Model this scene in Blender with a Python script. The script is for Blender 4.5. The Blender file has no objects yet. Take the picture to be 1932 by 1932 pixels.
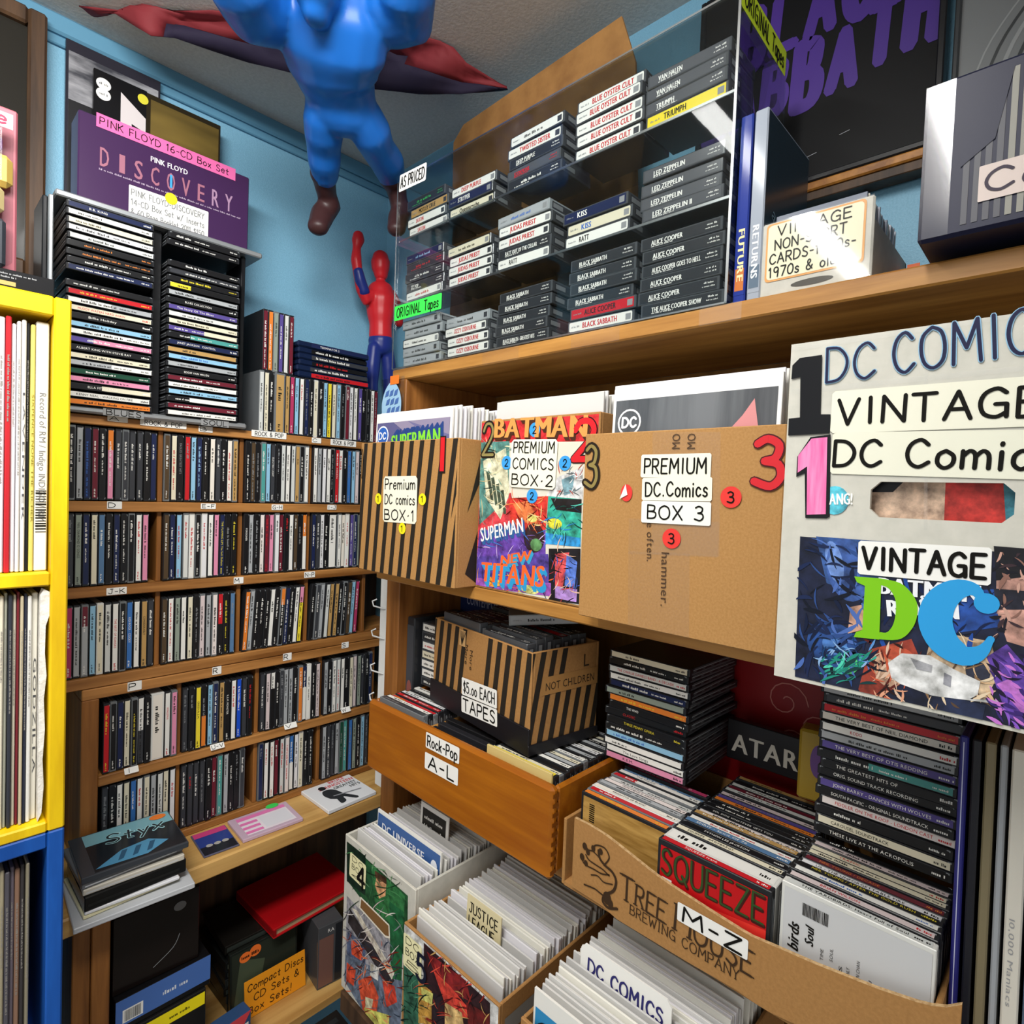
import bpy, math, random
import numpy as np
from mathutils import Matrix, Vector
rnd = random.Random(11)
SC = bpy.context.scene
COL = SC.collection
# ------------------------------------------------------------ camera, world, lights, exposure
F = 1111.93; CZ = 1.5
CR = Vector((0.69170942, -0.72115435, 0.03839891))
CU = Vector((-0.00335919, 0.04995762, 0.99874569))
CF = Vector((0.72216812, 0.69097079, -0.03213366))
cd = bpy.data.cameras.new('camera'); cam = bpy.data.objects.new('camera', cd); COL.objects.link(cam)
cam.matrix_world = Matrix(((CR.x, CU.x, -CF.x, 0), (CR.y, CU.y, -CF.y, 0), (CR.z, CU.z, -CF.z, CZ), (0, 0, 0, 1)))
cd.sensor_width = 36; cd.lens = 36 * F / 1932; cd.clip_start = .02
SC.camera = cam
SC.view_settings.view_transform = 'Standard'; SC.view_settings.look = 'None'
SC.view_settings.gamma = 1; SC.view_settings.exposure = -0.02
SC.view_settings.use_curve_mapping = False
SC.cycles.transparent_max_bounces = 24; SC.cycles.max_bounces = 8
W = bpy.data.worlds.new('world'); SC.world = W; W.use_nodes = True
W.node_tree.nodes['Background'].inputs[0].default_value = (1, .99, .97, 1)
W.node_tree.nodes['Background'].inputs[1].default_value = .8
def area(name, loc, rot, sx, sy, power, col=(1, .985, .95)):
    l = bpy.data.lights.new(name, 'AREA'); l.shape = 'RECTANGLE'; l.size = sx; l.size_y = sy; l.energy = power; l.color = col
    o = bpy.data.objects.new(name, l); COL.objects.link(o); o.location = loc; o.rotation_euler = rot
    return o
# fluorescent tube of the shop ceiling, then an added fill lamp
area('tube_and_fill_light', (-.43, .59, 2.30), (0, 0, 0), 1.2, .05, 7)
area('tube_and_fill_light', (-.28, .2, 2.25), (math.radians(52), 0, 0), 1.0, .2, 27)  # added fill, no shop fixture: tilted to brighten the left wall and rack
# ------------------------------------------------------------ pixel helpers (photo frame 1932)
def ray(x, y): return CR * ((x - 966) / F) + CU * (-(y - 966) / F) + CF
def onX(x, y, X): r = ray(x, y); p = r * (X / r.x); p.z += CZ; return p
def onY(x, y, Y): r = ray(x, y); p = r * (Y / r.y); p.z += CZ; return p
def onZ(x, y, Z): r = ray(x, y); p = r * ((Z - CZ) / r.z); p.z += CZ; return p
def atd(x, y, t): p = ray(x, y) * t; p.z += CZ; return p
# ------------------------------------------------------------ materials
MC = {}
def lin(c): return c / 12.92 if c <= .04045 else ((c + .055) / 1.055) ** 2.4
def rgb(h):
    h = h.lstrip('#'); return tuple(lin(int(h[i:i + 2], 16) / 255) for i in (0, 2, 4))
def newmat(name):
    m = bpy.data.materials.new(name); m.use_nodes = True; return m, m.node_tree.nodes, m.node_tree.links, m.node_tree.nodes['Principled BSDF']
def mat(h, rough=.45, name=None, metal=0, spec=.28):
    k = (h, rough, metal, spec)
    if k in MC: return MC[k]
    m, n, l, b = newmat(name or 'plain_' + h.strip('#'))
    b.inputs['Base Color'].default_value = (*rgb(h), 1); b.inputs['Roughness'].default_value = rough
    b.inputs['Metallic'].default_value = metal; b.inputs['Specular IOR Level'].default_value = spec
    MC[k] = m; return m
def shade(h, k):
    c = [int(h[i:i + 2], 16) for i in (1, 3, 5)]; return '#' + ''.join('%02x' % max(0, min(255, int(v * k + (8 if k > 1 else 0)))) for v in c)
def ink(h, sc=70): return tex('print_' + h[1:], shade(h, .62), shade(h, 1.28), sc, None, .4, 0, 6, 1, .32, .68)
def paper(h): return mat(h, .55)
def gloss(h): return mat(h, .16)
def tex(name, c1, c2, scale, axis=None, rough=.5, bump=0, detail=6, stretch=14, lo=.35, hi=.65, c3=None):
    k = ('t', name)
    if k in MC: return MC[k]
    m, n, l, b = newmat(name)
    tc = n.new('ShaderNodeTexCoord'); mp = n.new('ShaderNodeMapping'); nz = n.new('ShaderNodeTexNoise'); cr = n.new('ShaderNodeValToRGB')
    s = [scale] * 3
    if axis is not None: s[axis] = scale / stretch
    mp.inputs['Scale'].default_value = s
    nz.inputs['Scale'].default_value = 1; nz.inputs['Detail'].default_value = detail; nz.inputs['Roughness'].default_value = .6
    l.new(tc.outputs['Object'], mp.inputs[0]); l.new(mp.outputs[0], nz.inputs['Vector']); l.new(nz.outputs['Fac'], cr.inputs[0])
    e = cr.color_ramp.elements; e[0].position = lo; e[1].position = hi
    e[0].color = (*rgb(c1), 1); e[1].color = (*rgb(c2), 1)
    if c3: x = e.new((lo + hi) / 2); x.color = (*rgb(c3), 1)
    l.new(cr.outputs[0], b.inputs['Base Color']); b.inputs['Roughness'].default_value = rough; b.inputs['Specular IOR Level'].default_value = .35
    if bump:
        bp = n.new('ShaderNodeBump'); bp.inputs['Strength'].default_value = bump; bp.inputs['Distance'].default_value = .002
        l.new(nz.outputs['Fac'], bp.inputs['Height']); l.new(bp.outputs[0], b.inputs['Normal'])
    MC[k] = m; return m
def clear(name, tint='#ffffff', base=.04, rough=.03):
    k = ('c', name)
    if k in MC: return MC[k]
    m = bpy.data.materials.new(name); m.use_nodes = True; n = m.node_tree.nodes; l = m.node_tree.links
    n.remove(n['Principled BSDF']); out = n['Material Output']
    tr = n.new('ShaderNodeBsdfTransparent'); tr.inputs[0].default_value = (*rgb(tint), 1)
    gl = n.new('ShaderNodeBsdfGlossy'); gl.inputs['Roughness'].default_value = rough
    lw = n.new('ShaderNodeLayerWeight'); lw.inputs[0].default_value = .5
    fr = n.new('ShaderNodeMath'); fr.operation = 'POWER'; fr.inputs[1].default_value = 5; l.new(lw.outputs['Facing'], fr.inputs[0])
    ad = n.new('ShaderNodeMath'); ad.operation = 'ADD'; ad.inputs[1].default_value = base; ad.use_clamp = True
    mx = n.new('ShaderNodeMixShader'); l.new(fr.outputs[0], ad.inputs[0]); l.new(ad.outputs[0], mx.inputs[0])
    l.new(tr.outputs[0], mx.inputs[1]); l.new(gl.outputs[0], mx.inputs[2]); l.new(mx.outputs[0], out.inputs[0])
    MC[k] = m; return m
PINE_X = tex('pine_grain_lengthwise', '#7e4f22', '#bb8348', 42, 0, .42, .1)
PINE_Y = tex('pine_grain_across', '#87541f', '#bd8038', 42, 1, .42, .1)
PINE_Z = tex('pine_grain_upright', '#6f431c', '#a36b34', 42, 2, .45, .1)
COUNTER = tex('birch_counter', '#b48648', '#d5ab68', 34, 0, .4, .05)
SHELFW = tex('shelf_board', '#91602a', '#c08c48', 36, 1, .4, .12)
BACKW = tex('plywood_back', '#77501f', '#95692f', 22, 2, .5, .05)
DRAWERW = tex('varnished_drawer_wood', '#93500c', '#ac6612', 60, 0, .36, .12, c3='#9d5a0f')
KRAFT = tex('kraft_cardboard', '#a67a45', '#b2854f', 420, None, .75, .05, 3)
KRAFT2 = tex('brown_cardboard', '#a07442', '#ac7e49', 300, None, .75, .05, 4)
KRAFTE = tex('torn_cardboard_edge', '#a88457', '#cfae7f', 300, None, .8, .3, 3)
WCARD = tex('white_cardboard', '#c3c1b6', '#cecbc0', 60, None, .6, .06, 4)
CRATE_Y = tex('yellow_paint', '#d6ad08', '#f6d312', 18, 2, .45, .15, 5, 6)
CRATE_B = tex('blue_paint', '#0c418f', '#1a5bb5', 18, 2, .45, .15, 5, 6)
WALLB = tex('blue_wall_paint', '#7cb1cd', '#86bbd6', 420, None, .42, .35, 2)
CEIL = tex('ceiling_paint', '#c9c5c0', '#d4d0cb', 160, None, .8, .3, 3)
FLOORM = tex('floor_vinyl', '#8c857c', '#9a9288', 20, None, .6)
DARKW = tex('dark_stained_wood', '#352519', '#5a412c', 40, 2, .5, .1)
CLEAR = clear('clear_acrylic', '#f4f6f6', .015)
EDGE = clear('acrylic_cut_edge', '#d4dcdc', .38, .3)
BAG = clear('polybag', '#f2f2f2', .06, .12)
CASEC = clear('jewel_case_plastic', '#d8dcdc', .05, .06)
BLK = mat('#141416', .28); WHT = paper('#efeee9'); INK = mat('#100e0a', .7, None, 0, .15); TRAY = mat('#232427', .3)
TAPE = clear('packing_tape', '#ffffff', .07, .4)
C = dict(K='#1b1b1d', W='#e9e8e2', C='#dfd8bf', G='#a9adb0', D='#3b3d42', N='#20294d', B='#3b70b5', L='#8fbfdc', R='#c3232b', P='#e08fae',
         M='#b03a62', Y='#ecd63a', O='#e07f32', T='#b8935a', U='#574a8e', E='#1f4a38', F='#4d9a94', V='#6b2230', H='#51412f', S='#56799f', Q='#d8c8c8', A='#8f9a8e', J='#1e50c8')
CN = dict(K='black', W='white', C='cream', G='grey', D='charcoal', N='navy', B='blue', L='pale blue', R='red', P='pink', M='magenta', Y='yellow', O='orange',
          T='tan', U='violet', E='dark green', F='teal', V='maroon', H='brown', S='slate blue', Q='pinkish white', A='grey green', J='bright blue')
# ------------------------------------------------------------ glyphs: printed sans (built-in font) and marker strokes
GC = {}
def glyph(ch):
    if ch in GC: return GC[ch]
    cu = bpy.data.curves.new('g', 'FONT'); cu.body = ch; cu.resolution_u = 2; cu.fill_mode = 'FRONT'
    o = bpy.data.objects.new('g', cu); COL.objects.link(o)
    dg = bpy.context.evaluated_depsgraph_get(); me = o.evaluated_get(dg).to_mesh()
    v = [(p.co.x, p.co.y) for p in me.vertices]; f = [tuple(p.vertices) for p in me.polygons]
    adv = (max(p[0] for p in v) + .07) if v else .3
    o.evaluated_get(dg).to_mesh_clear(); bpy.data.objects.remove(o); bpy.data.curves.remove(cu)
    GC[ch] = (v, f, adv); return GC[ch]
ST = {
'A':".7|0,0 .35,1 .7,0|.13,.36 .57,.36", 'B':".6|0,0 0,1|~0,1 .45,.95 .5,.75 .4,.56 0,.53|~0,.53 .5,.48 .6,.25 .45,.03 0,0", 'C':".65|~.62,.82 .4,1 .12,.85 0,.5 .1,.15 .36,0 .65,.18",
'D':".68|0,0 0,1|~0,1 .4,.95 .66,.65 .64,.32 .4,.05 0,0", 'E':".55|.53,1 0,1 0,0 .55,0|0,.52 .45,.52", 'F':".52|.52,1 0,1 0,0|0,.52 .42,.52", 'G':".7|~.64,.84 .42,1 .12,.85 0,.5 .1,.12 .4,0 .66,.16|.66,.0 .66,.45 .38,.45",
'H':".62|0,0 0,1|.62,0 .62,1|0,.5 .62,.5", 'I':".3|.15,0 .15,1", 'J':".5|~.42,1 .42,.3 .33,.04 .14,.02 0,.2|.2,1 .55,1", 'K':".6|0,0 0,1|.55,1 0,.42|.16,.56 .6,0", 'L':".5|0,1 0,0 .5,0",
'M':".8|0,0 .06,1 .4,.35 .74,1 .8,0", 'N':".65|0,0 0,1 .65,0 .65,1", 'O':".74|~.37,1 .08,.82 0,.48 .1,.14 .37,0 .66,.16 .74,.52 .64,.86 .37,1", 'P':".55|0,0 0,1|~0,1 .45,.97 .56,.74 .44,.5 0,.46",
'Q':".74|~.37,1 .08,.82 0,.48 .1,.14 .37,0 .66,.16 .74,.52 .64,.86 .37,1|.45,.25 .75,-.08", 'R':".6|0,0 0,1|~0,1 .45,.97 .55,.75 .42,.52 0,.48|.25,.48 .6,0", 'S':".55|~.52,.85 .3,1 .06,.86 .1,.62 .42,.44 .54,.22 .35,.01 .02,.12",
'T':".66|0,1 .66,1|.33,1 .33,0", 'U':".62|~0,1 0,.3 .12,.04 .32,0 .52,.06 .62,.3 .62,1", 'V':".66|0,1 .33,0 .66,1", 'W':".9|0,1 .22,0 .45,.75 .68,0 .9,1", 'X':".62|0,0 .62,1|0,1 .62,0", 'Y':".62|0,1 .3,.5|.62,1 .3,.5 .3,0", 'Z':".6|0,1 .58,1 0,0 .62,0",
'a':".45|~.42,.5 .25,.62 .05,.5 0,.25 .12,.02 .3,.06 .42,.3|.43,.62 .44,0", 'b':".45|0,1 0,0|~0,.4 .22,.6 .44,.4 .42,.12 .2,0 0,.12", 'c':".42|~.4,.5 .22,.62 .03,.45 .02,.16 .2,0 .42,.12", 'd':".45|.44,1 .44,0|~.44,.4 .22,.6 .02,.4 .04,.1 .24,0 .44,.16",
'e':".45|~.02,.32 .44,.34 .38,.56 .2,.62 .03,.42 .05,.12 .22,0 .43,.1", 'f':".35|~.36,.92 .2,.98 .14,.75 .14,0|0,.58 .33,.58", 'g':".45|~.42,.5 .2,.62 .02,.4 .06,.12 .24,.04 .42,.26|~.43,.6 .43,-.1 .3,-.32 .04,-.24", 'h':".45|0,1 0,0|~0,.38 .22,.6 .42,.45 .43,0",
'i':".14|.07,.6 .07,0|.07,.84 .075,.9", 'j':".3|~.25,.6 .25,-.15 .1,-.3|.25,.84 .25,.9", 'k':".42|0,1 0,0|.4,.6 0,.25|.12,.35 .42,0", 'l':".12|.06,1 .06,0", 'm':".72|0,.6 0,0|~0,.4 .18,.6 .34,.48 .35,0|~.35,.4 .54,.6 .7,.46 .72,0",
'n':".45|0,.6 0,0|~0,.4 .2,.6 .42,.46 .43,0", 'o':".48|~.24,.62 .04,.48 .02,.18 .22,0 .44,.14 .46,.44 .24,.62", 'p':".45|0,.6 0,-.35|~0,.42 .22,.62 .44,.42 .4,.1 .2,0 0,.1", 'r':".36|0,.6 0,0|~0,.36 .16,.58 .36,.56", 's':".38|~.36,.52 .2,.62 .04,.5 .12,.34 .32,.26 .36,.1 .18,0 0,.08",
't':".38|.18,.9 .18,.05 .34,.02|0,.6 .38,.6", 'u':".45|~0,.6 .02,.15 .16,0 .34,.06 .43,.3|.44,.6 .44,0", 'v':".42|0,.6 .2,0 .42,.6", 'w':".6|0,.6 .15,0 .3,.45 .45,0 .6,.6", 'x':".42|0,0 .42,.6|0,.6 .42,0", 'y':".45|0,.6 .22,.05|.45,.6 .1,-.35", 'z':".42|0,.6 .4,.6 0,0 .42,0",
'0':".6|~.3,1 .06,.8 0,.48 .08,.12 .3,0 .52,.14 .6,.5 .52,.86 .3,1", '1':".3|0,.78 .16,1 .16,0", '2':".55|~.03,.76 .16,.97 .4,.97 .52,.76 .42,.5 0,0|0,0 .56,0", '3':".55|~.04,.9 .25,1 .48,.86 .42,.6 .2,.53|~.2,.53 .48,.46 .54,.2 .34,0 0,.1",
'4':".58|.44,0 .44,1 0,.34 .6,.34", '5':".55|.5,1 .08,1 .05,.58|~.05,.56 .3,.64 .52,.46 .5,.16 .26,0 0,.1", '6':".55|~.45,.98 .18,.75 .02,.35 .12,.04 .36,0 .53,.2 .42,.46 .2,.48 .04,.3", '7':".55|0,1 .55,1 .2,0", '8':".55|~.28,.54 .06,.7 .1,.94 .3,1 .48,.9 .48,.68 .28,.54 .04,.36 .04,.1 .28,0 .52,.1 .52,.36 .28,.54", '9':".52|~.48,.7 .3,.48 .06,.56 .04,.86 .26,1 .48,.86 .5,.6 .42,0",
'&':".65|~.62,.05 .2,.55 .14,.85 .3,1 .42,.84 .3,.6 .04,.34 .08,.06 .3,0 .5,.15 .62,.42", '-':".4|.04,.45 .36,.45", '.':".2|.08,.0 .1,.04", ',':".2|.1,.04 .04,-.14", '!':".2|.1,1 .1,.3|.1,.04 .1,.0", '/':".5|0,-.1 .5,1.05", "'":".15|.08,1 .06,.8", '$':".55|~.52,.82 .3,.92 .08,.8 .12,.6 .42,.44 .52,.24 .3,.08 .02,.2|.28,1.08 .28,-.08", ':':".2|.1,.06 .1,.1|.1,.5 .1,.54", '*':".25|.08,.42 .14,.48", '+':".5|.25,.1 .25,.75|0,.42 .5,.42", '(':".25|~.22,1 .04,.6 .04,.3 .22,-.05", ')':".25|~.03,1 .2,.6 .2,.3 .03,-.05"}
def smooth(pts, n=4):
    out = []; P = [pts[0]] + pts + [pts[-1]]
    for i in range(1, len(P) - 2):
        a, b, c, d = P[i - 1], P[i], P[i + 1], P[i + 2]
        for k in range(n):
            t = k / n
            out.append(tuple(.5 * (2 * b[j] + (c[j] - a[j]) * t + (2 * a[j] - 5 * b[j] + 4 * c[j] - d[j]) * t * t + (3 * b[j] - a[j] - 3 * c[j] + d[j]) * t ** 3) for j in (0, 1)))
    out.append(pts[-1]); return out
SG = {}
def sglyph(ch):
    if ch not in SG:
        if ch not in ST: SG[ch] = (.35, [])
        else:
            w, *ss = ST[ch].split('|'); L = []
            for s in ss:
                sm = s[0] == '~'; p = [tuple(float(q) for q in xy.split(',')) for xy in s.lstrip('~').split()]
                L.append(smooth(p) if sm else p)
            SG[ch] = (float(w), L)
    return SG[ch]
def clip(poly, r):
    u0, u1, v0, v1 = r
    for ax, lim, sg in ((0, u0, 1), (0, u1, -1), (1, v0, 1), (1, v1, -1)):
        out = []
        for i, p in enumerate(poly):
            q = poly[i - 1]; a = sg * (p[ax] - lim) >= 0; b = sg * (q[ax] - lim) >= 0
            if a != b:
                t = (lim - q[ax]) / (p[ax] - q[ax]); out.append((q[0] + t * (p[0] - q[0]), q[1] + t * (p[1] - q[1])))
            if a: out.append(p)
        poly = out
        if len(poly) < 3: return []
    return poly
class MB:
    def __init__(s): s.v = []; s.f = []; s.m = []; s.ms = []; s.k = 0; s.plane((0, 0, 0))
    def plane(s, O, U=(1, 0, 0), V=(0, 0, 1)):
        s.O = Vector(O); s.U = Vector(U); s.V = Vector(V); s.N = s.U.cross(s.V); s.cl = None; return s
    def front(s, y=0): return s.plane((0, y, 0))
    def top(s, z): return s.plane((0, 0, z), (1, 0, 0), (0, 1, 0))
    def right(s, x): return s.plane((x, 0, 0), (0, 1, 0), (0, 0, 1))
    def mi(s, m):
        if m not in s.ms: s.ms.append(m)
        return s.ms.index(m)
    def add(s, vs, fs, m):
        b = len(s.v); s.v += [tuple(p) for p in vs]; k = s.mi(m)
        for f in fs: s.f.append(tuple(i + b for i in f)); s.m.append(k)
    def P(s, u, v, o=0): return s.O + s.U * u + s.V * v + s.N * o
    def pol(s, pts, m, o=.0004):
        if s.cl: pts = clip(list(pts), s.cl)
        s.k = (s.k + 1) % 41; o += s.k * 3e-6
        if len(pts) >= 3: s.add([s.P(u, v, o) for u, v in pts], [tuple(range(len(pts)))], m)
    def rect(s, u0, u1, v0, v1, m, o=.0004): s.pol([(u0, v0), (u1, v0), (u1, v1), (u0, v1)], m, o)
    def rrect(s, u0, u1, v0, v1, m, o=.0004, r=.002):
        p = []
        for cx, cy, a in ((u1 - r, v0 + r, -90), (u1 - r, v1 - r, 0), (u0 + r, v1 - r, 90), (u0 + r, v0 + r, 180)):
            for k in range(4): t = math.radians(a + 30 * k); p.append((cx + r * math.cos(t), cy + r * math.sin(t)))
        s.pol(p, m, o)
    def ell(s, u, v, a, b, m, o=.0004, n=18, rot=0):
        c, d = math.cos(rot), math.sin(rot)
        s.pol([(u + a * math.cos(t) * c - b * math.sin(t) * d, v + a * math.cos(t) * d + b * math.sin(t) * c) for t in (2 * math.pi * k / n for k in range(n))], m, o)
    def ring(s, u, v, a, b, w, m, o=.0004, n=20):
        for k in range(n):
            t, t2 = 2 * math.pi * k / n, 2 * math.pi * (k + 1) / n
            s.pol([(u + a * math.cos(t), v + b * math.sin(t)), (u + a * math.cos(t2), v + b * math.sin(t2)), (u + (a - w) * math.cos(t2), v + (b - w) * math.sin(t2)), (u + (a - w) * math.cos(t), v + (b - w) * math.sin(t))], m, o)
    def line(s, pts, w, m, o=.0004, cap=True):
        n = len(pts); ws = w if isinstance(w, (list, tuple)) else [w] * n
        for i in range(n - 1):
            (a, b), (c, d) = pts[i], pts[i + 1]; L = math.hypot(c - a, d - b)
            if L < 1e-9: continue
            nx, ny = -(d - b) / L / 2, (c - a) / L / 2
            s.pol([(a - nx * ws[i], b - ny * ws[i]), (c - nx * ws[i + 1], d - ny * ws[i + 1]), (c + nx * ws[i + 1], d + ny * ws[i + 1]), (a + nx * ws[i], b + ny * ws[i])], m, o)
        if cap:
            for i in range(n): s.ell(pts[i][0], pts[i][1], ws[i] / 2, ws[i] / 2, m, o, 6)
    def ribbon(s, pts, w, m, o=.0004):
        n = len(pts); ws = w if isinstance(w, (list, tuple)) else [w] * n; L = []; R = []
        for i, (x, y) in enumerate(pts):
            a, c = pts[max(i - 1, 0)], pts[min(i + 1, n - 1)]; dx, dy = c[0] - a[0], c[1] - a[1]; q = math.hypot(dx, dy) or 1e-9
            nx, ny = -dy / q * ws[i] / 2, dx / q * ws[i] / 2; L.append((x + nx, y + ny)); R.append((x - nx, y - ny))
        for i in range(n - 1): s.pol([R[i], R[i + 1], L[i + 1], L[i]], m, o)
        for i in (0, n - 1): s.ell(pts[i][0], pts[i][1], ws[i] / 2, ws[i] / 2, m, o, 8)
    def hand(s, t, u, v, h, m, o=.0007, w=None, wt=.11, jit=.0, slant=0, serif=False, gap=.24, sx=1, rot=0, center=False):
        """marker lettering: t from (u,v) cap height h, fitted to width w when given"""
        W_ = sum((sglyph(c)[0] + gap) for c in t) - gap
        kx = (w / (W_ * h) if w else sx); x = 0
        c_, s_ = math.cos(rot), math.sin(rot)
        if center: u -= W_ * h * kx / 2
        for c in t:
            gw, L = sglyph(c); jy = rnd.uniform(-jit, jit); ja = rnd.uniform(-jit, jit)
            for st in L:
                P = []
                for a, b in st:
                    X = (x + a + (slant + ja) * b) * h * kx; Y = (b + jy) * h
                    P.append((u + X * c_ - Y * s_, v + X * s_ + Y * c_))
                (s.ribbon if len(P) > 6 else s.line)(P, wt * h, m, o)
                if serif:
                    for q, e in ((P[0], st[0]), (P[-1], st[-1])):
                        if e[1] in (0, 1): s.line([(q[0] - .12 * h * c_, q[1] - .12 * h * s_), (q[0] + .12 * h * c_, q[1] + .12 * h * s_)], wt * h * .55, m, o, False)
            x += gw + gap
    def txt(s, t, u, v, h, m, o=.0005, w=None, slant=0, rot=0, center=False, sp=0, bold=0):
        """printed lettering in the built-in sans, cap height h"""
        k = h / .73; W_ = sum(glyph(c)[2] + sp for c in t) * k; kx = (w / W_ if w else 1); x = 0
        if center: u -= W_ * kx / 2
        c_, s_ = math.cos(rot), math.sin(rot); K = s.mi(m)
        for dx in ((0,) if not bold else (-bold, 0, bold)):
            x = dx / k; o += 8e-6
            for ch in t:
                gv, gf, ad = glyph(ch); b = len(s.v)
                for a, q in gv:
                    X = (x + a + slant * q) * k * kx; Y = q * k; s.v.append(tuple(s.P(u + X * c_ - Y * s_, v + X * s_ + Y * c_, o)))
                for f in gf: s.f.append(tuple(i + b for i in f)); s.m.append(K)
                x += ad + sp
    def greek(s, u0, u1, v, h, m, o=.0005):
        """illegible fine print as small upright bars"""
        u = u0
        while u < u1:
            n = rnd.randint(2, 8)
            for _ in range(n):
                if u >= u1: break
                w = h * rnd.uniform(.18, .5); hh = h * rnd.choice((.65, .7, 1)); s.rect(u, u + w, v, v + hh, m, o); u += w + h * .2
            u += h * .6
    def bars(s, u0, u1, v0, v1, m, o=.0006, vert=True):
        u = u0
        while u < u1:
            w = (u1 - u0) * rnd.uniform(.01, .04)
            if vert: s.rect(u, min(u + w, u1), v0, v1, m, o)
            u += w + (u1 - u0) * rnd.uniform(.012, .035)
    def box(s, x0, x1, y0, y1, z0, z1, m, bev=0, M=None):
        if bev <= 0:
            vs = [(x, y, z) for z in (z0, z1) for y in (y0, y1) for x in (x0, x1)]
            fs = [(0, 2, 3, 1), (4, 5, 7, 6), (0, 1, 5, 4), (2, 6, 7, 3), (0, 4, 6, 2), (1, 3, 7, 5)]
        else:
            b = bev; vs = []; idx = {}
            X, Y, Z = (x0, x1), (y0, y1), (z0, z1); sg = (1, -1)
            for i in (0, 1):
                for j in (0, 1):
                    for k in (0, 1):
                        x, y, z = X[i], Y[j], Z[k]; bx, by, bz = sg[i] * b, sg[j] * b, sg[k] * b
                        idx[i, j, k, 0] = len(vs); vs.append((x, y + by, z + bz))
                        idx[i, j, k, 1] = len(vs); vs.append((x + bx, y, z + bz))
                        idx[i, j, k, 2] = len(vs); vs.append((x + bx, y + by, z))
            fs = []
            for i in (0, 1):
                a = [idx[i, j, k, 0] for j, k in ((0, 0), (1, 0), (1, 1), (0, 1))]; fs.append(tuple(a if i else a[::-1]))
                a = [idx[j, i, k, 1] for j, k in ((0, 0), (1, 0), (1, 1), (0, 1))]; fs.append(tuple(a[::-1] if i else a))
                a = [idx[j, k, i, 2] for j, k in ((0, 0), (1, 0), (1, 1), (0, 1))]; fs.append(tuple(a if i else a[::-1]))
            for j in (0, 1):
                for k in (0, 1):
                    for (p, q, A, B) in (((0, j, k), (1, j, k), 1, 2), ((j, 0, k), (j, 1, k), 0, 2), ((j, k, 0), (j, k, 1), 0, 1)):
                        fs.append((idx[p + (A,)], idx[q + (A,)], idx[q + (B,)], idx[p + (B,)]))
            for i in (0, 1):
                for j in (0, 1):
                    for k in (0, 1): fs.append((idx[i, j, k, 0], idx[i, j, k, 1], idx[i, j, k, 2]))
        if M: vs = [tuple(M @ Vector(p)) for p in vs]
        s.add(vs, fs, m)
    def tube(s, pts, r, m, n=8, closed=False):
        pts = [Vector(p) for p in pts]; R = r if isinstance(r, (list, tuple)) else [r] * len(pts); b = []; up = Vector((0, 0, 1))
        for i, p in enumerate(pts):
            d = (pts[min(i + 1, len(pts) - 1)] - pts[max(i - 1, 0)]).normalized(); a = d.cross(up)
            if a.length < 1e-3: a = d.cross(Vector((1, 0, 0)))
            a.normalize(); c = d.cross(a)
            b += [tuple(p + (a * math.cos(2 * math.pi * k / n) + c * math.sin(2 * math.pi * k / n)) * R[i]) for k in range(n)]
        fs = [(i * n + k, i * n + (k + 1) % n, (i + 1) * n + (k + 1) % n, (i + 1) * n + k) for i in range(len(pts) - 1) for k in range(n)]
        fs += [tuple(range(n))[::-1], tuple((len(pts) - 1) * n + k for k in range(n))]
        s.add(b, fs, m)
    def mesh(s, name):
        me = bpy.data.meshes.new(name); me.from_pydata(s.v, [], s.f)
        for m in s.ms: me.materials.append(m)
        me.polygons.foreach_set('material_index', s.m); me.update(); return me
    def obj(s, name, parent=None, M=None, label=None, recalc=False):
        o = bpy.data.objects.new(name, s.mesh(name)); COL.objects.link(o)
        if parent: o.parent = parent
        if M is not None: o.matrix_local = M
        if label: o['label'] = label
        return o
def RF(u, d, z, yaw=0):   # frame on the right-hand shelving: x to the right, y into the shelf
    return Matrix(((0, 1, 0, d), (-1, 0, 0, -u), (0, 0, 1, z), (0, 0, 0, 1))) @ Matrix.Rotation(math.radians(yaw), 4, 'Z')
def LF(x, y, z, yaw=0): return Matrix.Translation((x, y, z)) @ Matrix.Rotation(math.radians(yaw), 4, 'Z')
def tag(o, label, cat, group=None):
    o['label'] = label; o['category'] = cat
    if group: o['group'] = group
    return o
def empty(name, label, cat, M, group=None):
    o = bpy.data.objects.new(name, None); COL.objects.link(o); o.matrix_world = M; o.empty_display_size = .02
    return tag(o, label, cat, group)
def struct(o): o['kind'] = 'structure'; return o
ORD = ['first', 'second', 'third', 'fourth', 'fifth', 'sixth', 'seventh', 'eighth', 'ninth', 'tenth', 'eleventh', 'twelfth', 'thirteenth', 'fourteenth', 'fifteenth', 'sixteenth', 'seventeenth', 'eighteenth', 'nineteenth', 'twentieth', 'twenty-first', 'twenty-second', 'twenty-third', 'twenty-fourth', 'twenty-fifth', 'twenty-sixth', 'twenty-seventh', 'twenty-eighth', 'twenty-ninth', 'thirtieth']
def uvR(M, X):   # pixel -> (u, v) on the front of a right-hand thing whose frame is M and front plane X
    I = M.inverted()
    def f(px, py): p = I @ onX(px, py, X); return p.x, p.z
    return f
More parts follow.
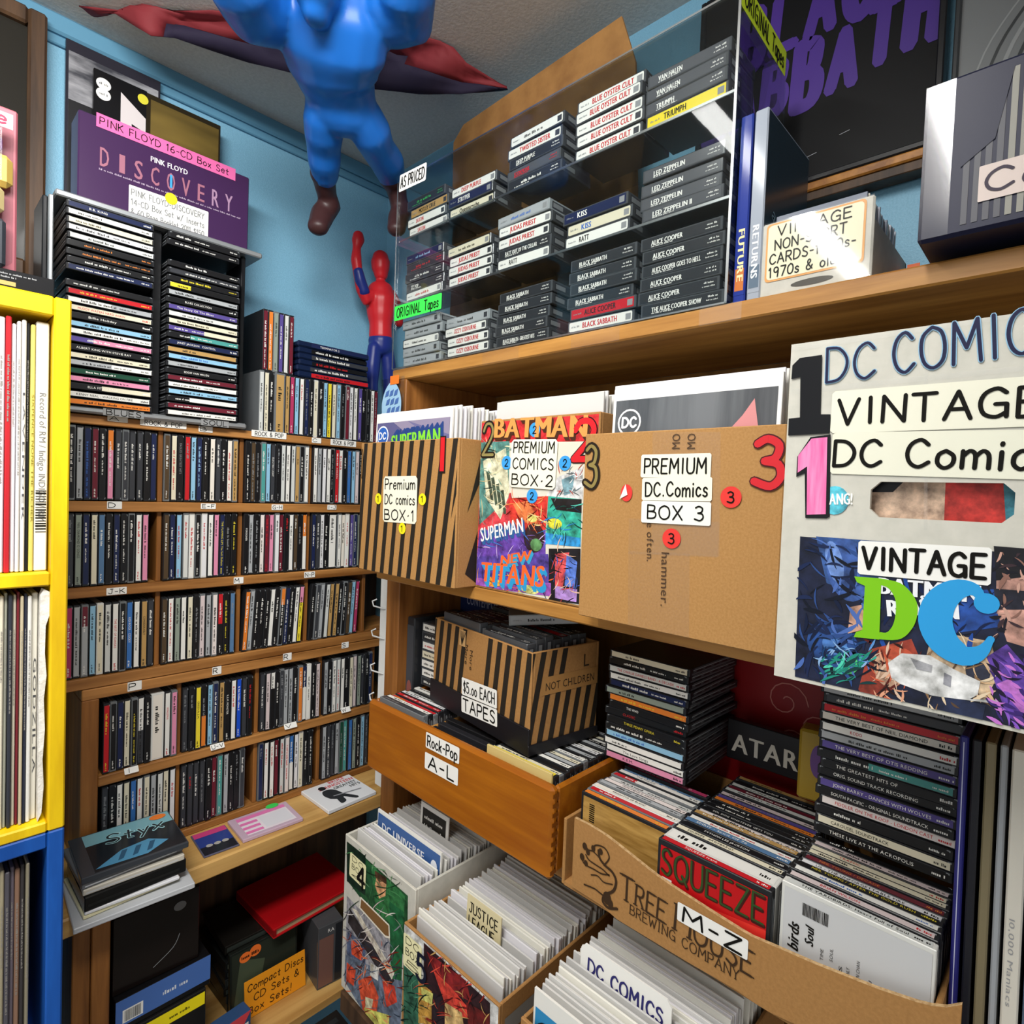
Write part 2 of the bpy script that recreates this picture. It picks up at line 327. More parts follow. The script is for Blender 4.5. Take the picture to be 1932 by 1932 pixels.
# ------------------------------------------------------------ the room
def setbox(name, a, m):
    b = MB(); b.box(*a, m); return struct(b.obj(name))
setbox('wall_left', (-2.6, 1.02, 1.36, 1.46, 0, 2.42), WALLB)
setbox('wall_right', (.90, 1.02, -2.6, 1.36, 0, 2.42), WALLB)
setbox('ceiling', (-2.6, 1.02, -2.6, 1.46, 2.32, 2.42), CEIL)
setbox('floor', (-2.6, 1.02, -2.6, 1.46, -.1, 0), FLOORM)
b = MB()
b.box(-2.6, .90, 1.345, 1.36, 2.285, 2.32, mat('#5f93b0', .5), .004); b.box(-2.6, .90, 1.352, 1.36, 2.268, 2.285, mat('#5f93b0', .5), .002)
struct(b.obj('trim_1'))
b = MB(); b.box(.889, .90, .222, .226, 1.2, 2.25, mat('#2f5a70', .6)); struct(b.obj('trim_2'))
# ------------------------------------------------------------ wooden bookcase on the right
T = empty('bookcase', 'tall honey-coloured wooden bookcase holding the cartons and the clear tape case', 'bookcase', Matrix.Identity(4))
def part(name, a, m, bev=.0015, parent=None, label=None):
    b = MB(); b.box(*a, m, bev); return b.obj(name, parent or T, None, label)
part('side_panel', (.65, .885, .905, .946, .3, 1.703), PINE_Z)
part('shelf', (.65, .885, -.6, .95, 1.703, 1.724), SHELFW, .002)
part('shelf', (.598, .885, -.6, .905, 1.338, 1.358), SHELFW, .002)
part('shelf', (.62, .885, -.6, .905, .984, 1.004), SHELFW, .002)
part('shelf', (.53, .885, -.6, .872, .60, .635), DARKW, .002)
part('back_panel', (.885, .897, -.6, .946, .3, 1.703), BACKW, 0)
b = MB(); b.right(0).plane((.6495, 0, 0), (0, -1, 0), (0, 0, 1))
# worn packing tape along the edge of the top shelf
for u0, u1 in ((-.70, -.62), (-.52, -.44), (-.33, -.28)):
    b = MB(); b.plane((.6495, 0, 0), (0, -1, 0), (0, 0, 1)); b.rect(u0, u1, 1.7035, 1.7235, TAPE, .0006); b.obj('tape_strip', T)
# ------------------------------------------------------------ wooden CD rack
T = empty('cd_rack', 'honey pine CD rack on the left wall with white letter tags', 'rack', Matrix.Identity(4))
RX = [.190, .333, .478, .623, .768, .90]
for z0, z1 in ((1.588, 1.604), (1.441, 1.459), (1.295, 1.313), (1.138, 1.157)): part('shelf', (.185, .895, 1.200, 1.355, z0, z1), PINE_X)
part('side_panel', (.176, .185, 1.200, 1.355, 1.138, 1.604), PINE_Z)
for x in RX[1:5]:
    for z0, z1 in ((1.459, 1.588), (1.313, 1.441), (1.157, 1.295)): part('divider', (x - .004, x + .004, 1.212, 1.35, z0, z1), PINE_Z, .001)
LX = [.245, .372, .520, .662, .80, .90]
for z0, z1 in ((1.118, 1.137), (.962, .980), (.8185, .832)): part('shelf', (.218 if z0 > 1.1 else .2432, .895, 1.200, 1.355, z0, z1), PINE_X)
part('side_panel', (.218, .243, 1.200, 1.355, .818, 1.118), PINE_Z)
for x in LX[1:5]:
    for z0, z1 in ((.98, 1.118), (.832, .962)): part('divider', (x - .004, x + .004, 1.212, 1.35, z0, z1), PINE_Z, .001)
part('back_panel', (.185, .895, 1.352, 1.358, .818, 1.6), DARKW, 0)
def letter_tag(t, px, py, w, h, tilt=0, z=None):
    p = onY(px, py, 1.199); b = MB(); b.front(0); b.rrect(-w / 2, w / 2, -h / 2, h / 2, WHT, .0004, .001)
    g = b.obj('letter_tag', T, LF(p.x, 1.199, p.z) @ Matrix.Rotation(math.radians(tilt), 4, 'X'), 'white tag lettered ' + t); b = MB(); b.front(0)
    b.hand(t, -w * .4, -h * .32, h * .64, INK, .0008, w * .8 if len(t) > 1 else w * .45, .13, .02); b.obj('lettering', g)
for a in (('A', 222, 790, .03, .011), ('ROCK & POP', 309, 800, .075, .0115), ('B', 388, 810, .025, .011), ('ROCK & POP', 508, 820, .072, .013), ('C', 597, 831, .022, .011), ('ROCK & POP', 648, 836, .064, .013),
          ('D', 216, 953, .022, .013), ('E-F', 393, 955, .027, .0105), ('G-H', 523, 957, .024, .0115), ('I-J', 626, 957, .022, .011),
          ('J-K', 220, 1115, .03, .0125), ('M', 450, 1095, .019, .013), ('N-P', 584, 1084, .025, .013), ('P', 254, 1294, .022, .0165), ('R', 409, 1265, .017, .0155), ('R', 542, 1239, .019, .0155), ('S', 651, 1217, .018, .0135),
          ('I', 248, 1453, .022, .011, -35), ('U-V', 410, 1408, .026, .011, -35), ('V', 548, 1369, .028, .012, -35), ('W', 652, 1339, .024, .012, -35)): letter_tag(*a)
# ------------------------------------------------------------ counter and cabinet under the CD rack
T = empty('cabinet', 'pale wood counter with an open cabinet below the CD rack', 'cabinet', Matrix.Identity(4))
part('countertop', (.16, .88, 1.09, 1.355, .786, .818), COUNTER, .003)
part('post', (.192, .216, 1.098, 1.34, .30, .786), PINE_Z); part('post', (.2165, .242, 1.094, 1.34, .30, .786), PINE_Z)
part('shelf', (.242, .88, 1.085, 1.34, .405, .425), COUNTER, .002)
part('back_panel', (.19, .88, 1.342, 1.354, .3, .786), DARKW, 0)
# ------------------------------------------------------------ compact discs
CT = {'w': '#efeee8', 'k': '#1d1c1a', 'r': '#c9262c', 'y': '#e2cf3a', 'g': '#3fae5a', 'b': '#3f6ec0', 'o': '#e0843a', 'l': '#8db7d8', 'e': '#8a8d90'}
LIGHT = set('WCLYPTQGA')
def disc_body(t, tray, dep=.142, L=.1245):
    k = ('cd', t, tray, dep, L)
    if k not in MC:
        b = MB(); m = {'k': TRAY, 'c': mat('#6d7174', .18), 'w': mat('#d9d9d4', .3), 'n': mat('#20294d', .25), 'b': mat('#1c3a78', .2)}[tray]
        b.box(0, L, 0, dep, 0, t, m, .0007)
        g = mat('#8b9094', .15) if tray != 'w' else m
        # hinge lugs and lid line of a jewel case
        for x in (.0025, L - .0055): b.box(x, x + .003, -.0003, .004, t - .0022, t - .0006, g)
        b.box(L - .0001, L + .0002, .01, dep - .008, t * .62, t * .74, g); b.box(-.0002, .0001, .01, dep - .008, t * .62, t * .74, g)
        # ridged ends of the closed case
        if tray in 'kc':
            rg = mat('#55585c' if tray == 'k' else '#9a9da0', .3)
            b.right(L); b.rect(.006, dep - .004, t * .12, t * .34, rg, .0002); b.rect(.012, dep - .02, t * .80, t * .92, rg, .0002)
            for q in range(int((dep - .02) / .024)): b.rect(.01 + q * .024, .018 + q * .024, t * .42, t * .56, rg, .0002)
            b.plane((0, 0, 0), (0, -1, 0), (0, 0, 1)); b.rect(-dep + .004, -.006, t * .12, t * .34, rg, .0002)
        MC[k] = b.mesh('compact_disc')
    return MC[k]
def parse(spec):
    text = None
    if '=' in spec: spec, text = spec.split('=', 1)
    thick = '+' in spec; spec = spec.replace('+', ''); tc = None
    if '-' in spec: spec, tc = spec.split('-')
    a, _, b2 = spec.partition('/')
    if not tc: tc = 'k' if a in LIGHT else rnd.choice('wwwwe')
    return a, b2, tc, text, thick
def spine_mesh(spec, t, L=.1245):
    a, b2, tc, text, thick = parse(spec); b = MB(); b.front(0); x0, x1, z0, z1 = .0035, L - .0035, t * .14, t * .86
    pm = mat(C[a], .3)
    if a in 'WC' and rnd.random() < .35: pm = mat(rnd.choice(('#e4e4e6', '#d6d8d4', '#e9e2d6', '#cfd2cf', '#e6dcd8')), .3)
    if b2: k = rnd.choice((.3, .4, .5)) * L; b.rect(x0, k, z0, z1, pm, .0003); b.rect(k, x1, z0, z1, mat(C[b2], .3), .0003)
    else: b.rect(x0, x1, z0, z1, pm, .0003)
    m = mat(CT[tc], .4); h = (z1 - z0) * .5; v = (z0 + z1) / 2 - h / 2
    if text:
        w = min(len(text) * h * .78, .088); b.txt(text, .016 if len(text) > 18 else .03, v, h, m, .0006, w)
        b.greek(.108, .119, v, h * .8, m, .0006)
    else:
        u = rnd.uniform(.010, .03); w = rnd.uniform(.02, .055); b.greek(u, u + w, v, h * rnd.uniform(.7, 1), m, .0006)
        if rnd.random() < .7: b.greek(.105, .118, v + h * .1, h * .6, m, .0006)
        if rnd.random() < .5: b.greek(u + w + .006, min(u + w + .03, .102), v + h * .1, h * .6, m, .0006)
    return b.mesh('spine_card')
def disc(spec, M, label, group, t=.0102, tray=None, dep=.142):
    a, b2, tc, text, thick = parse(spec)
    if thick: t = .0215
    tray = tray or rnd.choice('kkkkkcw' if a in 'WC' else 'kkkkkc')
    o = bpy.data.objects.new('compact_disc', disc_body(t, tray, dep)); COL.objects.link(o); o.matrix_world = M
    c = bpy.data.objects.new('spine_card', spine_mesh(spec, t)); COL.objects.link(c); c.parent = o
    return REC.append((o, spec, t)) or tag(o, label, 'CD', group), t
REC = []
def cname(spec):
    a, b2, *_ = parse(spec); return CN[a] + (' and ' + CN[b2] if b2 else '')
def standing(x, y, z, lean=0): return Matrix(((0, 0, 1, x), (0, 1, 0, y), (-1, 0, 0, z + .1245), (0, 0, 0, 1)))
def spineup(x, d, z): return Matrix(((1, 0, 0, x), (0, 0, 1, d), (0, -1, 0, z), (0, 0, 0, 1)))
ROWN = ['top row', 'second row', 'third row', 'fourth row', 'bottom row']
def fill(cell, x0, x1, z, ri, ci, specs, lean=0):
    S = specs.split(','); tot = sum(.0215 if '+' in s else .0102 for s in S); g = min(.0008, (x1 - x0 - tot) / max(1, len(S)))
    x = x0
    for i, s in enumerate(S):
        M = standing(x, 1.205 + rnd.uniform(-.002, .003), z)
        M = Matrix.Translation((0, 0, .0008)) @ M
        if lean: M = Matrix.Translation((x, 0, z)) @ Matrix.Rotation(math.radians(lean), 4, 'Y') @ Matrix.Translation((-x, 0, -z)) @ M
        o, t = disc(s, M, f'{cname(s)}-spined CD, {ORD[i]} from left in {ORD[ci]} compartment, {ROWN[ri]} of wooden rack', f'CDs in the {ROWN[ri]} of the wooden rack')
        x += t + g
ROWS = [
 (1.4595, RX, ['K,G,N-b,V,K,O/P,D,D,D,D,K,N', 'H,C-r,K=EAGLES GREATEST HITS,R,L,N-l,K,W,D,K,C-r,T-k', 'K-w,H,K,F,L,D-w=ELECTRIC LIGHT,K,W,W,W,T-k=RUSH,K,W', 'W,G,W,W-k,K,R,W-r,K,B,L,Q,K,V']),
 (1.3135, RX, ['D,A-k=NEIL DIAMOND 12 SONGS,N,C,S,K,N,K,K,W-r,P', 'H,N-w,L-r,W-r,W-r,K,W-r,W,P,N-y=THE FLAMING LIPS The Soft Bulletin,K,K-y', 'K-w=FOREIGNER,G,K,C,V-r,P,W,V,K-r,W,H,K,O/W', 'N,D,W,K,W+,W,W,W-r,U,N,A-k,Q-r']),
 (1.1575, RX, ['M,G,V/G,L,C,C,W-r=THE BEST OF KANSAS,K,B-w=KID ROCK - COCKY,W,T-k=CONSIDERABLY,D', 'H,W-r,A,W,C,K,Q,G,C,R/K,K-y,S', 'O,G,K,K-w,K,W,K,O/K,N-w,K,W,P/Y', 'K,D,G,W,T,T,K,K,H,L,M']),
 (.9805, LX, ['R-y,K,N,C,K-y,W/D,K,W+,W-r=WINGSPAN,P', 'D,K,Y-k=GREEN R.E.M.,K/O,L,N,T,K=R.E.M. MONSTER,W-r,J,D,K-r', 'D,Q,W/K,K,D,G,G,K,O,N/W,W,K,Q', 'G,K,W,W-r,W,K=THE SMITHEREENS,C,Q,A,D,K,N']),
 (.8325, LX, ['D,K,W,C,B,W-r,C,G,W,C,W-r', 'D,D-r,D,D,K,V,F,G,K,K,D', 'N,W-r,W-r,V-w,W-r,W-r,B/W,W,C,K,K', 'G,D,D,G,E,F,B,A,K,L,D'])]
for ri, (z, XS, cells) in enumerate(ROWS):
    for ci, cs in enumerate(cells):
        fill(None, XS[ci] + .0048, XS[ci + 1] - (.013 if ri == 2 and ci > 1 else .0045), z, ri, ci, cs, 3 if (ri == 2 and ci > 1) else 0)
# ------------------------------------------------------------ black and silver CD tower
SILV = mat('#a9adb0', .35, None, .6); TWB = mat('#17181b', .35)
T = empty('cd_tower', 'black and silver slotted CD tower standing on the wooden rack', 'tower', Matrix.Identity(4))
part('top_plate', (.172, .50, 1.19, 1.352, 1.945, 1.955), SILV, .002)
part('base_plate', (.172, .476, 1.186, 1.35, 1.6055, 1.616), SILV, .003)
part('side_panel', (.158, .165, 1.207, 1.29, 1.6058, 1.945), TWB); part('side_panel', (.468, .476, 1.21, 1.29, 1.6058, 1.945), TWB)
part('post', (.1645, .171, 1.195, 1.2065, 1.6058, 1.945), SILV); part('center_panel', (.3135, .3285, 1.21, 1.32, 1.615, 1.945), TWB)
for lab, px, py, w in (('BLUES', 234, 769, .06), ('SOUL', 406, 790, .05)):
    p = onY(px, py, 1.1855); b = MB(); b.front(0); b.rect(-w / 2, w / 2, -.006, .006, paper('#8f9091'), .0004); b.hand(lab, -w * .42, -.0045, .009, INK, .0008, w * .84, .13, .02)
    b.obj('genre_tag', T, LF(p.x, 1.1855, 1.6105), 'grey tag lettered ' + lab)
def column(x, z0, pitch, specs, side):
    S = specs.split(',')
    for i, s in enumerate(S):   # bottom to top
        if s == '.': continue
        n = len(S) - 1 - i
        disc(s, LF(x + rnd.uniform(-.001, .001), 1.185 + rnd.uniform(-.004, .004), z0 + pitch * i), f'{cname(s)}-spined CD, {ORD[i]} slot from the bottom in {side} column of the black tower', f'CDs in the {side} column of the tower', tray='k')
column(.186, 1.617, .01262, 'O-k,W-k=KENNY NEAL - WALKING ON FIRE,K/C=ELLA FITZGERALD,P-k,E-w,G/W,C-k,K-w=ALBERT KING WITH STEVIE RAY,U/P,W,L,K-w=Billie Holiday,C-r=MUDDY WATERS HARD AGAIN,W/G,R-y,K-w,.,N-w,K-w,K-o,K-o,W,W,C,W,N-w=B.B. KING', 'left')
column(.332, 1.617, .01262, 'W,V,K/W,L-k,W,V-w,K-w=EDDIE VAN HALEN,G,L-b,T,N-w=JANET JACKSON   CONTROL,K/F,U/C,C,W,U-w=The Story Of The Blues,K-w=BLUES COLLECTION,G,Y/K,K-y,D,K,.,.,K-w,K-w', 'right')
# ------------------------------------------------------------ CDs and cases standing on top of the rack
S = 'W,C,K,T+,T-k,M,L,W-r,N,K,C,K,L,Y-k,C,L,K,V,W,W,U,K,K,W,V'.split(','); x = .505
for i, s in enumerate(S):
    o, t = disc(s, standing(x, 1.203 + rnd.uniform(-.002, .002), 1.6045), f'{cname(s)}-spined CD, {ORD[i]} from left standing on top of the wooden rack', 'CDs standing on top of the rack'); x += t + .0006
x = .512
for i, s in enumerate('V,O,A,U,W,V'.split(',')):
    o, t = disc(s, standing(x, 1.207, 1.7295), f'{cname(s)}-spined CD, {ORD[i]} from left of the short upper row beside the tower', 'upper row of CDs beside the tower'); x += t + .0008
z = 1.7295
for i, s in enumerate(('R-k', 'D-w', 'K-r', 'D-w', 'K-w', 'N-w=TERMINATOR 2')):
    M = LF(.584 + rnd.uniform(-.003, .003), 1.200, z, rnd.uniform(-2, 2)); b = MB(); b.box(0, .172, 0, .135, 0, .0125, mat('#17233f', .12), .003)
    o = b.obj('video_case', None, M); tag(o, f'dark blue video case, {ORD[i]} from bottom of the flat pile on the rack', 'video case', 'pile of video cases')
    b = MB(); b.front(0); b.rect(.03, .168, .002, .0105, mat(C[s[0]], .2), .0003); a, b2, tc, tx, _ = parse(s)
    b.txt(tx, .05, .004, .0045, mat(CT['w']), .0006) if tx else b.greek(.04, .12, .004, .0045, mat(CT[tc]), .0006)
    b.obj('spine_card', o); z += .0127
# ------------------------------------------------------------ clear acrylic case of tapes
T = empty('display_case', 'large clear acrylic case full of cassettes on top of the bookcase', 'display case', RF(-.952, .65, 1.7245))
CW, CH, CDp = .654, .35, .142
def cp(name, a, m, label=None, bev=.0008): b = MB(); b.box(*a, m, bev); return b.obj(name, T, None, label)
cp('front_panel', (0, CW, 0, .003, 0, CH), CLEAR); cp('back_panel', (0, CW, CDp - .003, CDp, 0, CH), CLEAR)
cp('side_panel', (0, .004, .003, CDp - .003, 0, CH), CLEAR); cp('side_panel', (CW - .004, CW, .003, CDp - .003, 0, CH), CLEAR)
cp('base_panel', (.004, CW - .004, .003, CDp - .003, 0, .004), CLEAR); cp('lid_panel', (.004, CW - .004, .003, CDp - .003, CH - .004, CH), clear('acrylic_lid', '#d3d7d7', .10, .2))
cp('shelf', (.004, CW - .004, .004, .11, .121, .124), CLEAR); cp('shelf', (.004, CW - .004, .004, .11, .239, .242), CLEAR)
for i, (x0, x1, z0, z1) in enumerate(((0, .002, 0, CH), (CW - .003, CW, 0, CH), (0, CW, CH - .0025, CH), (0, CW, 0, .002), (.004, CW - .004, .1205, .1235), (.004, CW - .004, .2385, .2415))):
    cp('polished_edge', (x0, x1, -.0006, .0004, z0, z1) if i < 4 else (x0, x1, .0032, .0046, z0, z1), EDGE, None, 0)
fe = uvR(T.matrix_world, .65)
def quad_sign(parent, f, tl, tr, br, bl, pm, lines, name='sign', ink=INK, o=.001, wt=.12, pad=.06, label=None, plane=None, jit=.02, style='hand'):
    """a paper sign given by the four photo corners; lines = list of (text, rel.height)"""
    A, B, Cc, D = [Vector(f(*q)) for q in (tl, tr, br, bl)]
    ctr = (A + B + Cc + D) / 4; U = ((B - A) + (Cc - D)) / 2; V = ((A - D) + (B - Cc)) / 2; w, h = U.length, V.length
    rot = math.atan2(U.y, U.x); b = MB()
    if plane: b.plane(*plane)
    cs, sn = math.cos(rot), math.sin(rot)
    R_ = lambda u, v: (ctr.x + u * cs - v * sn, ctr.y + u * sn + v * cs)
    r = min(w, h) * .06; b.pol([R_(-w / 2 + r, -h / 2), R_(w / 2 - r, -h / 2), R_(w / 2, -h / 2 + r), R_(w / 2, h / 2 - r), R_(w / 2 - r, h / 2), R_(-w / 2 + r, h / 2), R_(-w / 2, h / 2 - r), R_(-w / 2, -h / 2 + r)], pm, o)
    n = len(lines); lh = h / n; sg = b.obj(name, parent, None, label); b = MB()
    if plane: b.plane(*plane)
    for i, ln in enumerate(lines):
        t, k = ln if isinstance(ln, tuple) else (ln, .62)
        q = R_(-w / 2 + w * pad, h / 2 - lh * (i + 1) + lh * (1 - k) * .5)
        b.hand(t, q[0], q[1], lh * k, ink, o + .0004, w * (1 - 2 * pad), wt, jit, rot=rot)
    b.obj('lettering', sg); return sg
CREAM = paper('#ecebd8')
quad_sign(T, fe, (754, 331), (805, 308), (805, 338), (755, 364), WHT, ['AS PRICED'], 'price_sign', label='small white sign lettered AS PRICED')
quad_sign(T, fe, (745, 579), (834, 553), (834, 582), (745, 607), paper('#3fe054'), ['ORIGINAL Tapes'], 'category_sign', label='bright green sign lettered ORIGINAL Tapes')
I_ = T.matrix_world.inverted()
fs = lambda x, y: ((I_ @ onY(x, y, .298)).y, (I_ @ onY(x, y, .298)).z)
quad_sign(T, fs, (1399, -45), (1484, 100), (1478, 145), (1399, 12), paper('#cbe02c'), ['ORIGINAL Tapes'], 'category_sign', label='yellow sign lettered ORIGINAL Tapes', plane=((CW, 0, 0), (0, 1, 0), (0, 0, 1)))
# tapes
SHELL = mat('#4b4e52', .15, None, 0, .5)
def tape_mesh(spec, endl=False):
    a, b2, tc, text, th = parse(spec); b = MB(); b.box(0, .109, 0, .070, 0, .0165, mat('#9aa0a3', .12) if a == 'G' else SHELL, .0008)
    b.front(0); pm = mat({'K': '#333539', 'D': '#56585d'}.get(a, C[a]), .22); b.rrect(.003, .106, .0018, .0147, pm, .0003, .0022 if a in 'WC' else .0006)
    if b2: b.rect(.07, .105, .0022, .0143, mat(C[b2], .3), .0004)
    m = mat(CT[tc]); h = .0064 if a in 'KD' else .0078
    if text: b.txt(text, .016 if a in 'KD' else .026, .0048, h, m, .0006, min(.066, len(text) * h * .56), bold=.0004)
    else: b.greek(.03, .07, .006, .004, m, .0006)
    if a in 'KD': b.greek(.016, .045, .0028, .0018, m, .0006); b.greek(.09, .102, .0095, .0022, m, .0006); b.greek(.088, .103, .0055, .0016, m, .0006)
    else: b.greek(.007, .02, .007, .0022, mat(CT['e']), .0006); b.rect(.096, .104, .004, .012, mat('#8e9092' if rnd.random() < .6 else '#3d3f45'), .0004)
    # label window and hubs on the end of the case
    b.right(.109); b.rect(.006, .062, .003, .0135, mat('#3c3e43', .2), .0003); b.rect(.008, .03, .005, .0115, mat('#84878a', .3), .0005)
    if endl: b.rect(.004, .066, .002, .0145, pm, .0007); b.greek(.01, .05, .006, .004, m, .0010)
    return b.mesh('cassette')
TUP = ['upper', 'middle', 'lower']
def pile(px_left, tier, specs, ci):
    z = (1.7245 + .242, 1.7245 + .1242, 1.7245 + .0042)[tier] + .0004; Y = px_left
    for i, s in enumerate(specs.split(',')):
        a, b2, tc, tx, th = parse(s); j = rnd.uniform(-.004, .004)
        o = bpy.data.objects.new('cassette', tape_mesh(s)); COL.objects.link(o); o.matrix_world = RF(-Y + j, .657 + rnd.uniform(0, .004), z, rnd.uniform(-1.5, 1.5))
        tag(o, f'{cname(s)} cassette, {ORD[i]} from bottom of the {ORD[ci]} pile on the {TUP[tier]} acrylic tray', 'cassette', f'cassettes on the {TUP[tier]} tray'); z += .0169
pile(.926, 0, 'W-r=SAXON,W-r=SAXON,T-k=MOTLEY CRUE,K-g', 0); pile(.807, 0, 'C-k=Queensryche,N-w=STRYPER,W-r=DEEP PURPLE', 1)
pile(.667, 0, 'K-w,D-r=SCORPIONS,K-w=DEEP PURPLE,W-r=TWISTED SISTER,W-k', 2); pile(.532, 0, ','.join(['W-r=BLUE OYSTER CULT'] * 5), 3)
pile(.4195, 0, 'Y-k=TRIUMPH,D-w=TRIUMPH,D-w=VAN HALEN,D-w=VAN HALEN', 4)
pile(.928, 1, 'W-r,K-w=ZZ TOP,K-w,K-r,N-l', 0); pile(.807, 1, 'W-r=JUDAS PRIEST,W-r=JUDAS PRIEST,W-r=JUDAS PRIEST,C-k', 1)
pile(.684, 1, 'W-k=RATT,K-w=RATT OUT OF THE CELLAR,W-r=JUDAS PRIEST,W-r=JUDAS PRIEST,G-b', 2); pile(.548, 1, 'W-k=RATT,C-b=KISS,N-w=KISS', 3)
pile(.4215, 1, 'D-w=LED ZEPPELIN II,D-w=LED ZEPPELIN,D-w=LED ZEPPELIN,D-w=LED ZEPPELIN', 4)
pile(.931, 2, 'G-k,G-k,W-k,G-k,G-k', 0); pile(.805, 2, 'W-r=OZZY OSBOURNE,W-r=OZZY OSBOURNE,W-r=OZZY OSBOURNE,G-k', 1)
pile(.680, 2, 'K-w=BLACK SABBATH - GREATEST HITS,K-w=BLACK SABBATH,K-w=BLACK SABBATH,K-w=BLACK SABBATH,K-w=BLACK SABBATH', 2)
pile(.536, 2, 'W-r=BLACK SABBATH,R-k=ALICE COOPER,K-w=BLACK SABBATH,K-w=BLACK SABBATH,K-w=BLACK SABBATH,K-w=BLACK SABBATH', 3)
pile(.418, 2, 'K-w=THE ALICE COOPER SHOW,K-w=ALICE COOPER,K-w=ALICE COOPER,K-w=ALICE COOPER GOES TO HELL,K-w=ALICE COOPER,K-w=ALICE COOPER', 4)
# ------------------------------------------------------------ cartons of comics on the middle shelf
def carton(name, label, cat, M, w, h, d, m, th=.0045, front=None, group=None):
    T = empty(name, label, cat, M, group); b = MB()
    if front: front(b)
    else: b.box(0, w, 0, th, 0, h, m, .001)
    b.box(0, w, d - th, d, 0, h, m, .001); b.box(0, th, th, d - th, 0, h, m, .001); b.box(w - th, w, th, d - th, 0, h, m, .001); b.box(th, w - th, th, d - th, 0, th, m)
    b.obj('carton_body', T); return T
def comic_mesh(w, h, t, m): b = MB(); b.box(0, w, 0, t, 0, h, m, .0004); return b.mesh('comic_book')
BOARD = [paper('#e9e8e2'), paper('#dedddb'), paper('#e3e1e6'), paper('#d3d2cf'), paper('#eceae0'), paper('#c9c8c6')]
def comics(M, w, h, n, x, y0, y1, z, label, group, tilt=(3, 8), ragged=.006, t=.003, skip=()):
    ms = [comic_mesh(w, h, t, m) for m in BOARD]; out = []
    for i in range(n):
        o = bpy.data.objects.new('comic_book', rnd.choice(ms)); COL.objects.link(o)
        y = y0 + (y1 - y0) * i / max(1, n - 1)
        if any(abs(y - q) < .0048 for q in skip): bpy.data.objects.remove(o); continue
        ti = tilt[0] + (tilt[1] - tilt[0]) * i / n + rnd.uniform(-.13, .13)
        o.matrix_world = M @ Matrix.Translation((x + rnd.uniform(-.002, .002), y, z + .0022 + rnd.uniform(0, ragged * 1.3))) @ Matrix.Rotation(math.radians(-ti), 4, 'X') @ Matrix.Rotation(math.radians(rnd.uniform(-.4, .4)), 4, 'Y')
        tag(o, label, 'comic book', group); out.append(o)
    return out
BLACKP = mat('#26211b', .6)
def dot(T, f, px, py, r, col, t, name='round_sticker'):
    u, v = f(px, py); b = MB(); b.ell(u, v, r, r, paper(col), .0014, 22)
    if t: b.hand(t, u - r * .3, v - r * .5, r, INK, .0018, r * .6, .14, .02)
    b.obj(name, T, None, 'round sticker numbered ' + t if t else None)
def numeral(T, f, t, px0, px1, pyt, pyb, fill, edge, w=.26, label=None):
    """cut-out numeral: dark edge under a coloured stroke"""
    (u0, v1), (u1, v0) = f(px0, pyt), f(px1, pyb); b = MB(); h = v1 - v0
    b.hand(t, u0, v0, h, mat(edge), .0012, u1 - u0, .21 if w > .4 else .225); b.hand(t, u0, v0, h, mat(fill), .0016, u1 - u0, .085 if w > .4 else .165)
    return b.obj('numeral', T, None, label)
# box 1, striped
M1 = RF(-.90, .557, 1.3585); w1, h1 = .257, .218; T = carton('comic_carton', 'brown carton with black slanted stripes and yellow stickers numbered 1', 'carton', M1, w1, h1, .22, KRAFT)
b = MB(); b.front(0); b.cl = (.001, w1 - .002, .001, h1 - .001)
for i in range(11):
    x = -.006 + i * .0245; s = .016 + .0016 * i; b.pol([(x, -.002), (x + .0105, -.002), (x + .0105 + s, h1 + .002), (x + s, h1 + .002)], BLACKP, .0004)
b.pol([(.245, .10), (.257, .19), (.257, .145)], BLACKP, .0004)
b.right(w1); b.cl = (.001, .219, .001, h1 - .001)
b.pol([(.02, .11), (.05, h1), (.075, h1)], BLACKP, .0004); b.pol([(.02, .02), (.09, h1), (.12, h1), (.05, -.0)], BLACKP, .0004); b.pol([(.08, 0), (.15, h1), (.18, h1), (.11, 0)], BLACKP, .0004)
b.obj('stripe_print', T)
f = uvR(M1, .557)
quad_sign(T, f, (724, 898), (787, 899), (788, 988), (724, 985), CREAM, [('Premium', .66), ('DC comics', .62), ('BOX*1', .66)])
for q in ((715, 941), (798, 942), (760, 997)): dot(T, f, *q, .0092, '#f1e21e', '1')
u, v = f(835, 893); b = MB(); b.rect(u - .0075, u + .0065, v, v + .055, mat('#201a18'), .0008); b.rect(u - .0055, u + .004, v + .003, v + .053, mat('#d2202a'), .0012); b.obj('numeral', T, None, 'narrow red numeral 1')
u, v = f(684, 875); b = MB(); b.ring(u, v, .0035, .026, .0016, INK, .001); b.obj('numeral', T, None, 'thin black outline numeral')
